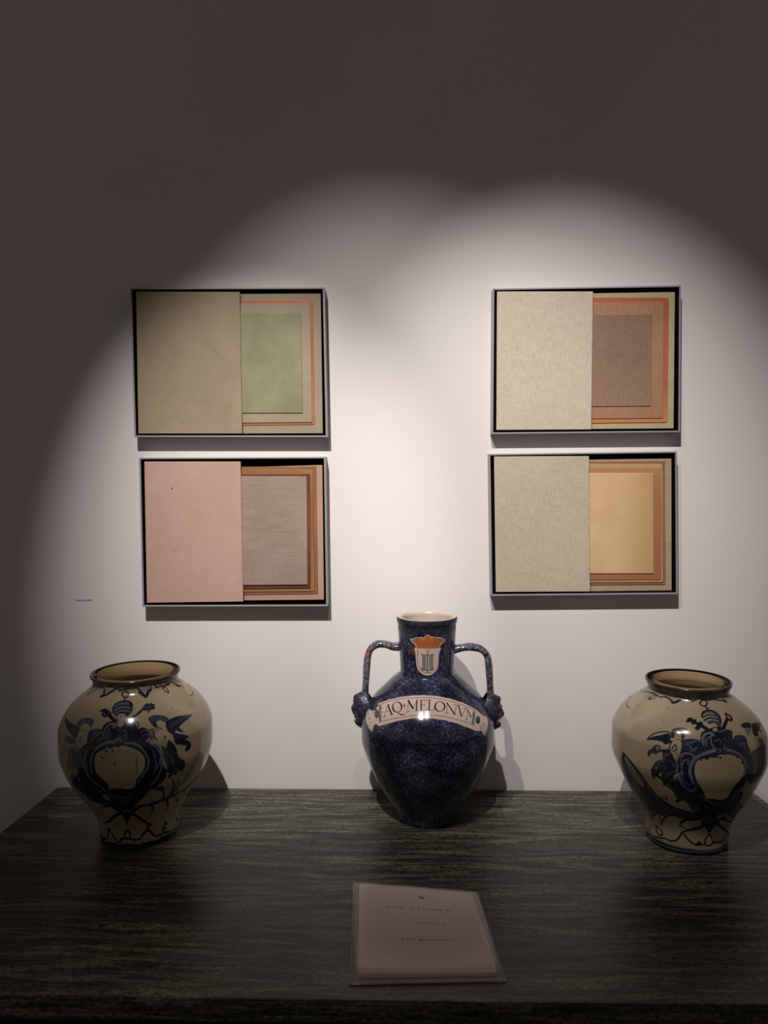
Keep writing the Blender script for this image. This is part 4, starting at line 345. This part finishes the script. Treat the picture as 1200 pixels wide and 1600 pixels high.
PAL = [(12, 14, 26), (38, 45, 64), (96, 103, 114), (158, 142, 112), (176, 98, 52), (202, 180, 166), (104, 110, 106), (22, 16, 20), (30, 38, 72), (19, 23, 52), (84, 78, 88)]
LW = {'left': 1.4, 'right': 1.4, 'jar': 1.05}
def smooth_line(p, closed):
    n = len(p)
    if n < 3: return p
    out = []
    idx = range(n if closed else n - 1)
    for i in idx:
        g = (lambda k: p[k % n]) if closed else (lambda k: p[min(max(k, 0), n - 1)])
        a, b, c, d = g(i-1), g(i), g(i+1), g(i+2)
        for t in (0, 0.25, 0.5, 0.75):
            out.append(0.5 * ((2*b) + (-a+c)*t + (2*a-5*b+4*c-d)*t*t + (-a+3*b-3*c+d)*t**3))
    if not closed: out.append(p[-1])
    return out
def paint(name, az, zz, rr):
    """brush painting evaluated on the vertex grid: az (columns, radians), zz (rows, metres)"""
    na, nz = len(az), len(zz)
    rgb = np.zeros((nz, na, 3), np.float32); al = np.zeros((nz, na), np.float32)
    ss = np.concatenate([[0], np.cumsum(np.hypot(np.diff(zz), np.diff(rr)))]); zrow = zz; toS = lambda z: np.interp(z, zrow, ss) + np.minimum(z - zrow[0], 0)
    A2, Z2 = np.meshgrid(az, ss); zz = ss
    wn = (np.sin(A2*61 + 3*np.sin(Z2*170)) * np.sin(Z2*410 + 2*np.sin(A2*37)) + np.sin(A2*133 + Z2*900) * 0.6)
    wn = np.clip(0.42 + 0.33*wn, 0, 1)
    pal = [np.array(lin(c), np.float32) for c in PAL]
    for el in ART[name]:
        kind, ci, alpha, sm = el[:4]; q = el[4]
        pts = [np.array((q[i] / 1000.0, q[i+1] / 10000.0)) for i in range(0, len(q), 2)]
        zc = np.mean([p[1] for p in pts]); R = float(np.interp(zc, zrow, rr))
        pts = [np.array((p[0] * R, float(toS(p[1])))) for p in pts]
        if kind == 0:
            if sm: pts = smooth_line(pts, True)
            w0 = w1 = 0
        else:
            if sm: pts = smooth_line(pts, False)
            w0, w1 = el[5] * LW[name] / 10000.0, el[6] * LW[name] / 10000.0
        P = np.array(pts); pad = max(w0, w1) + 0.002
        c0, c1 = np.searchsorted(az, [(P[:, 0].min() - pad) / R, (P[:, 0].max() + pad) / R])
        r0, r1 = np.searchsorted(zz, [P[:, 1].min() - pad, P[:, 1].max() + pad])
        if c1 <= c0 or r1 <= r0: continue
        X = A2[r0:r1, c0:c1] * R; Y = Z2[r0:r1, c0:c1]
        if kind == 0:
            ins = np.zeros(X.shape, bool); n = len(P)
            for i in range(n):
                (xa, ya), (xb, yb) = P[i], P[(i+1) % n]
                if ya == yb: continue
                ins ^= ((ya > Y) != (yb > Y)) & (X < (xb-xa) * (Y-ya) / (yb-ya) + xa)
            cov = ins.astype(np.float32)
        else:
            cov = np.zeros(X.shape, np.float32); n = len(P) - 1
            for i in range(n):
                a, b = P[i], P[i+1]; d = b - a; L = max(float(d @ d), 1e-12)
                t = np.clip(((X-a[0])*d[0] + (Y-a[1])*d[1]) / L, 0, 1)
                dist = np.hypot(X - a[0] - t*d[0], Y - a[1] - t*d[1])
                w = w0 + (w1-w0) * (i + t) / n
                cov = np.maximum(cov, np.clip(0.5 + (w*0.5 - dist) / 0.0006, 0, 1))
        cov = cov * min(1.0, alpha / 100.0 + (0.08 if ci in (0, 8, 9) else 0))
        col = pal[ci][None, None]
        if ci == 8:
            k = wn[r0:r1, c0:c1, None] * 0.6; col = pal[0] * (1-k) + pal[1] * k
        if ci in (0, 1) and kind == 0:
            k = wn[r0:r1, c0:c1, None] * 0.35; col = pal[ci] * (1-k) + pal[2] * k * 0.5 + pal[ci] * k * 0.5
        sub = rgb[r0:r1, c0:c1]; sa = al[r0:r1, c0:c1]
        na_ = cov + sa * (1 - cov)
        sub[:] = np.where(na_[..., None] > 1e-4, (col * cov[..., None] + sub * (sa * (1-cov))[..., None]) / np.maximum(na_, 1e-4)[..., None], sub)
        sa[:] = na_
    return rgb, al
def lathe(name, az, prof, mat, parent, paintdata=None, close_first=False, close_last=False):
    """az ascending over one turn, 0 faces the front; prof: list of (r, z)"""
    az = np.asarray(az); pr = np.asarray(prof); na, nz = len(az), len(pr)
    X = pr[:, 0:1] * np.sin(az)[None]; Y = -pr[:, 0:1] * np.cos(az)[None]; Z = np.repeat(pr[:, 1:2], na, 1)
    V = np.stack([X, Y, Z], -1).reshape(-1, 3)
    i = np.arange(nz - 1)[:, None] * na; j = np.arange(na)[None]; j2 = (j + 1) % na
    F = np.stack([i + j, i + j2, i + na + j2, i + na + j], -1).reshape(-1, 4)
    me = bpy.data.meshes.new(name)
    nv = len(V); extra = []
    loops = F.ravel(); starts = np.arange(len(F)) * 4
    caps = []
    if close_first: caps.append(np.arange(na)[::-1])
    if close_last: caps.append((nz-1) * na + np.arange(na))
    for c in caps:
        starts = np.append(starts, len(loops)); loops = np.append(loops, c)
    me.vertices.add(nv); me.vertices.foreach_set('co', V.ravel().astype(np.float32))
    me.loops.add(len(loops)); me.loops.foreach_set('vertex_index', loops.astype(np.int32))
    me.polygons.add(len(starts)); me.polygons.foreach_set('loop_start', starts.astype(np.int32))
    me.update(calc_edges=True); me.validate()
    me.polygons.foreach_set('use_smooth', np.ones(len(me.polygons), bool))
    if paintdata is not None:
        at = me.color_attributes.new('paint', 'FLOAT_COLOR', 'POINT')
        at.data.foreach_set('color', paintdata.ravel().astype(np.float32))
    me.update()
    return put(name, me, mat, parent)
def arc_az(front, nf, nb):
    a = np.linspace(-front, front, nf); b = np.linspace(front, 2*PI - front, nb + 2)[1:-1]
    a2 = np.concatenate([a, b]); a2 = np.where(a2 > PI, a2 - 2*PI, a2)
    return np.sort(a2)
def rows(key, n, dense=None):
    c = PROF[key]; z = np.linspace(0, c['z'][-1], 4000); q = pchip(c['z'], c['r'], z)
    wgt = np.hypot(np.diff(z), np.diff(q))
    if dense: wgt = wgt * np.where((z[1:] > dense[0]) & (z[1:] < dense[1]), 2.2, 1.0)
    s_ = np.concatenate([[0], np.cumsum(wgt)])
    return np.interp(np.linspace(0, s_[-1], n), s_, z)
def vessel(name, key, rootname, label, cat, front, nf, zrows, mat):
    c = PROF[key]; root = thing(rootname, label, cat, (c['c'][0], c['c'][1], TZ))
    az = arc_az(front, nf, 70); rr = pchip(c['z'], c['r'], zrows)
    rgb, al = paint(key, az, zrows, rr)
    D = np.concatenate([rgb, al[..., None]], -1)
    lathe(name, az, list(zip(rr, zrows)), mat, root, D, close_first=True)
    return root, c, az
def rim_and_inside(root, key, rim, mat, inmat):
    c = PROF[key]
    az = np.linspace(-PI, PI, 129)[:-1]
    lathe('rim', az, rim, mat, root)
    zs = np.linspace(rim[-1][1] - 0.0004, 0.02, 60); ro = pchip(c['z'], c['r'], np.clip(zs, 0, c['z'][-1])) - 0.008
    lip = rim[-1][0] - 0.0005; d = rim[-1][1] - zs
    ro = np.minimum(ro, lip - np.minimum(d, 0.012) * 0.45 + np.maximum(d - 0.03, 0) * 2.0)
    if key == 'jar':
        zs = np.concatenate([[.4108, .4113, .4108], zs]); ro = np.concatenate([[.0597, .0580, .0564], np.minimum(ro, .0555)])
    o = lathe('inside', az, list(zip(ro, zs)), inmat, root, close_last=True)
    return o

def border(key, rows):
    """continue the neck and foot scallops round the unseen back of a vase"""
    for z0, amp, wd in rows:
        for s in (1, -1):
            q = []
            for k in range(46):
                a = 1.5 + (PI - 1.5) * k / 45.0
                q += [int(s * a * 1000), int((z0 + amp * abs(math.sin(a * 5))) * 10000)]
            if s < 0: q = [v for i in range(len(q) - 2, -1, -2) for v in q[i:i+2]]
            ART[key].append([1, 0, 100, 0, q, wd, wd])
    zf = [int(v) for v in (-3141, -10, 3141, -10, 3141, 125, -3141, 125)]
    ART[key].insert(0, [0, 0, 92, 0, zf])
border('left', ((0.018, 0.016, 18), (0.285, -0.012, 18))); border('right', ((0.018, 0.016, 18), (0.262, -0.010, 18)))

vz = rows('left', 400)
rl, cl, az = vessel('body', 'left', 'baluster_vase', 'bulbous cream vase painted in dark blue, at the left end of the table', 'vase', 1.72, 500, vz, M['glaze'])
rim_and_inside(rl, 'left', [(.0783,.3065),(.0792,.3095),(.0812,.3125),(.0830,.3150),(.0836,.3175),(.0830,.3196),(.0812,.3203),(.0795,.3195)], M['rim_dark'], M['glaze_in'])
vz = rows('right', 400)
rr_, cr_, az = vessel('body', 'right', 'baluster_vase', 'bulbous cream vase painted in dark blue, at the right end of the table', 'vase', 1.72, 500, vz, M['glaze'])
rim_and_inside(rr_, 'right', [(.0700,.285),(.0716,.2895),(.0733,.2935),(.0752,.2985),(.0768,.3025),(.0770,.3045),(.0760,.3058),(.0746,.3061),(.0734,.3052)], M['rim_dark'], M['glaze_in'])
for o in (rl, rr_): o['group'] = 'pair of blue and white vases'
zj = rows('jar', 600, (0.19, 0.375))
rj, cj, az = vessel('body', 'jar', 'two_handled_jar', 'tall speckled dark blue jar with two handles and a lettered banner', 'jar', 1.5, 640, zj, M['sponge'])
rim_and_inside(rj, 'jar', [(.0578,.383),(.0583,.390),(.0579,.3945),(.0586,.3975),(.0602,.4005),(.0608,.404),(.0607,.4080),(.0600,.4105)], M['sponge_mask'], M['rim_pale'])

# handles: strap handles swept along a path in the jar's middle plane
HANDLE = {-1: [[-0.0454,0.3486],[-0.0557,0.3486],[-0.0686,0.3486],[-0.0817,0.3525],[-0.0956,0.3538],[-0.1065,0.3499],[-0.1151,0.3408],[-0.1197,0.3264],[-0.1219,0.3042],[-0.1234,0.2832],[-0.1249,0.2622],[-0.125,0.2452],[-0.12,0.2255]],
 1: [[0.0459,0.3408],[0.0561,0.3434],[0.0709,0.3465],[0.0854,0.3479],[0.0997,0.346],[0.1112,0.3408],[0.1198,0.3304],[0.1235,0.3128],[0.1249,0.2914],[0.1262,0.2692],[0.127,0.247],[0.1226,0.2261]]}
def handle(side, path, parent):
    P = [np.array(p) for p in path]; P = np.array(smooth_line(P, False)); n = len(P); m = 20
    T = np.gradient(P, axis=0); T /= np.linalg.norm(T, axis=1)[:, None]
    v = []; f = []
    for k in range(n):
        u = k / (n - 1.0)
        th = 0.0088 - 0.0018 * min(1, u * 2.2); wy = 0.0125 - 0.001 * u
        if u < 0.10: th *= 1 + 0.35 * (1 - u / 0.10); wy *= 1 + 0.35 * (1 - u / 0.10)
        nx, nz_ = -T[k][1], T[k][0]
        for i in range(m):
            a = 2 * PI * i / m; ca, sa = math.cos(a), math.sin(a)
            w = 1 + 0.05 * math.sin(7 * u * PI + 2 * a)
            v.append((P[k][0] + nx * th * ca * w, wy * sa * w, P[k][1] + nz_ * th * ca * w))
        if k: f += [((k-1)*m + i, (k-1)*m + (i+1) % m, k*m + (i+1) % m, k*m + i) for i in range(m)]
    f += [tuple(range(m))[::-1], tuple((n-1)*m + i for i in range(m))]
    me = mesh('handle', v, f, True)
    o = put('handle', me, M['sponge_pale'], parent)
    # worn patches where the blue gives way to orange and cream
    at = me.color_attributes.new('paint', 'FLOAT_COLOR', 'POINT')
    V = np.array(v); C = np.zeros((len(V), 4), np.float32)
    for (x, z, r, col, a_) in WORN[side]:
        d = np.hypot(V[:, 0] - x, V[:, 2] - z) / r
        n_ = 0.35 * np.sin(V[:, 0] * 900 + V[:, 1] * 700) * np.sin(V[:, 2] * 1100)
        w = np.clip(1.6 - 1.6 * (d + n_), 0, 1) * a_ * (V[:, 1] < 0.004)
        C[:, :3] = C[:, :3] * (1 - w[:, None]) + np.array(lin(col)) * w[:, None]; C[:, 3] = np.maximum(C[:, 3], w)
    at.data.foreach_set('color', C.ravel())
    return o
WORN = {-1: [[-0.1164,0.3355,0.01,[176,104,80],0.9],[-0.1185,0.3225,0.008,[190,168,150],0.8],[-0.1193,0.3055,0.009,[176,160,146],0.5],[-0.084,0.3512,0.006,[170,120,50],0.7]],
 1: [[0.1067,0.3421,0.0065,[214,104,32],1.0],[0.1163,0.3226,0.009,[170,166,160],0.8],[0.1188,0.2992,0.009,[150,148,140],0.5],[0.1265,0.2757,0.009,[120,84,60],0.6]]}
def mask_relief(side, prof, xb, parent):
    """applied grotesque head below each handle: brow, nose, lips and chin in relief with curly hair"""
    s = side; n, m = 84, 72
    zt, zb = prof[0][1], prof[-1][1]
    zz = np.linspace(zt, zb, n); out = np.interp(-zz, [-p[1] for p in prof], [p[0] for p in prof])
    v = []; f = []
    for k in range(n):
        t = k / (n - 1.0); W = 0.027 * (math.sin(PI * min(max(t, 0.02), 0.98)) ** 0.7)
        for i in range(m):
            ph = -PI/2 * 1.06 + PI * 1.06 * i / (m - 1)
            y = W * math.sin(ph)
            flat = out[k] - 0.006 * math.exp(-((t - 0.62) / 0.16) ** 2) * (1 - math.exp(-(ph / 0.33) ** 2))   # cheeks sit behind the nose
            eye = 0.0055 * math.exp(-((abs(ph) - 0.55) / 0.22) ** 2 - ((t - 0.47) / 0.05) ** 2)
            curl = 0.0016 * (math.sin(26 * ph + 3 * math.sin(30 * t)) * math.sin(46 * t + 2 * math.sin(9 * ph))) * (1 if abs(ph) > 0.7 or t < 0.32 or t > 0.8 else 0.35)
            mouth = 0.004 * math.exp(-((t - 0.745) / 0.025) ** 2 - (ph / 0.5) ** 2)
            d = max(flat - eye - mouth + curl, 0.001)
            x = xb[0] + (xb[1] - xb[0]) * t + s * (d + 0.012) * max(math.cos(ph), 0) ** 0.7 * min(1.0, (t + 0.004) / 0.16) ** 0.8 - s * 0.012 * min(1.0, t / 0.3)
            v.append((x, y, zz[k]))
        if k: f += [((k-1)*m + i, (k-1)*m + i + 1, k*m + i + 1, k*m + i) for i in range(m - 1)]
    me = mesh('mask', v, f, True)
    o = put('mask', me, M['sponge_mask'], parent); o['label'] = 'moulded grotesque head at the foot of the handle'
    return o
MASK = {1: [[[0.0102,0.2575],[0.0128,0.2542],[0.0181,0.2458],[0.022,0.2327],[0.0263,0.2281],[0.0252,0.2223],[0.0277,0.2183],[0.0291,0.2131],[0.028,0.2092],[0.0231,0.2039],[0.0182,0.1993],[0.0182,0.1967],[0.0194,0.1921],[0.0182,0.1869],[0.012,0.1823],[0.0039,0.1777]],[0.1214,0.129]],
 -1: [[[0.0071,0.2603],[0.0095,0.2576],[0.0146,0.2543],[0.0203,0.2425],[0.0238,0.2372],[0.0247,0.23],[0.0276,0.2254],[0.0276,0.2201],[0.0241,0.2122],[0.0205,0.207],[0.0211,0.2004],[0.0184,0.1944],[0.0142,0.1885],[0.0094,0.1846],[0.0026,0.1806]],[-0.1236,-0.1295]]}
for s in (-1, 1):
    h = handle(s, HANDLE[s], rj)
    mask_relief(s, MASK[s][0], MASK[s][1], h)

# ---------------------------------------------------------------- notice in its clear sleeve
SH = [(-0.1017, -0.3965), (0.1066, -0.4221), (0.1276, -0.6439), (-0.0877, -0.6554)]      # far left, far right, near right, near left
scx, scy = 0.011, -0.53
sheet = thing('information_booklet', 'white paper notice in a glossy clear plastic sleeve lying at the front of the table', 'booklet', (scx, scy, TZ))
def bil(u, v_, z):
    a = np.array(SH); p = (1-u)*(1-v_)*a[0] + u*(1-v_)*a[1] + u*v_*a[2] + (1-u)*v_*a[3]
    return (p[0] - scx, p[1] - scy, z)
def pillow(name, u0, u1, v0, v1, zfun, zbot, mat, n=28):
    v = []; f = []
    for j in range(n + 1):
        for i in range(n + 1):
            a = i / n; b = j / n
            v.append(bil(u0 + (u1-u0)*a, v0 + (v1-v0)*b, zfun(a, b)))
    N = n + 1
    for j in range(n):
        for i in range(n): f.append((j*N+i, (j+1)*N+i, (j+1)*N+i+1, j*N+i+1))
    k = len(v)
    for j in range(N):
        for i in range(N):
            a = i / n; b = j / n
            v.append(bil(u0 + (u1-u0)*a, v0 + (v1-v0)*b, zbot))
    for j in range(n):
        for i in range(n): f.append((k+j*N+i, k+j*N+i+1, k+(j+1)*N+i+1, k+(j+1)*N+i))
    for i in range(n):
        f.append((i, i+1, k+i+1, k+i)); f.append((n*N+i+1, n*N+i, k+n*N+i, k+n*N+i+1))
        f.append(((i+1)*N, i*N, k+i*N, k+(i+1)*N)); f.append((i*N+n, (i+1)*N+n, k+(i+1)*N+n, k+i*N+n))
    return put(name, mesh(name, v, f, False), mat, sheet)
edge = lambda t: min(1.0, min(t, 1 - t) / 0.07)
def ztop(a, b):
    e = math.sin(edge(a) * PI/2) * math.sin(edge(b) * PI/2)
    return 0.003 + e * (0.0065 + 0.0010 * math.sin(5*a + 3*b) + 0.0012 * math.sin(8*b + 2*a) + 0.0035 * b)
o = pillow('paper_sheets', 0.055, 0.945, 0.05, 0.95, lambda a, b: 0.0045 + 0.0025 * b + 0.0008*math.sin(4*a+2*b), 0.0015, M['paper'])
sleeve = pillow('plastic_sleeve', 0, 1, 0, 1, ztop, 0.0005, M['plastic'], 44)
sleeve.data.polygons.foreach_set('use_smooth', [True] * len(sleeve.data.polygons)); sleeve['label'] = 'crumpled clear plastic sleeve'
# printed emblem and three faint lines of print
v = []; f = []
def flush():
    global v, f
    o = put('print_line', mesh('print_line', v, f), M['ink'], sheet); o['kind'] = 'stuff'; v = []; f = []
def dash(u, vv, w, h):
    k = len(v)
    for du, dv in ((-w, -h), (w, -h), (w, h), (-w, h)):
        b = (vv + dv - 0.05) / 0.9; a = (u + du - 0.055) / 0.89
        v.append(bil(u + du, vv + dv, 0.0045 + 0.0025 * b + 0.0008*math.sin(4*a+2*b) + 0.00025))
    f.append((k+3, k+2, k+1, k))
for k in range(10):
    a0 = 2*PI*k/10; dash(0.54 + 0.013*math.cos(a0), 0.165 + 0.011*math.sin(a0), 0.008, 0.006)
dash(0.54, 0.165, 0.012, 0.008)
flush(); random.seed(9)
for row, x0, x1, hh in ((0.30, 0.27, 0.82, 0.006), (0.46, 0.42, 0.68, 0.005), (0.64, 0.36, 0.72, 0.006)):
    x = x0
    if row > 0.31: flush()
    while x < x1:
        w = random.uniform(0.003, 0.010)
        if random.random() > 0.2: dash(x, row + random.uniform(-0.003, 0.003), w * 0.6, hh * random.uniform(0.6, 2.0))
        x += w * 2.1
flush()

# ---------------------------------------------------------------- small lettering on the wall
def text_mesh(name, body, size):
    cu = bpy.data.curves.new(name, 'FONT'); cu.body = body; cu.size = size; cu.extrude = 0.0002; cu.align_x = 'CENTER'; cu.resolution_u = 2
    to = bpy.data.objects.new(name, cu); COL.objects.link(to)
    dg = bpy.context.evaluated_depsgraph_get(); me = bpy.data.meshes.new_from_object(to.evaluated_get(dg))
    bpy.data.objects.remove(to); return me
me = text_mesh('wall_lettering', 'MANUEL COMETRA', 0.0042)
lt = put('wall_lettering', me, M['lettering'], None, (-0.7254, -0.0004, 1.3193)); lt.rotation_euler = (PI/2, 0, 0)
lt['label'] = 'tiny line of dark lettering on the wall to the left of the lower left frame'; lt['category'] = 'sign'
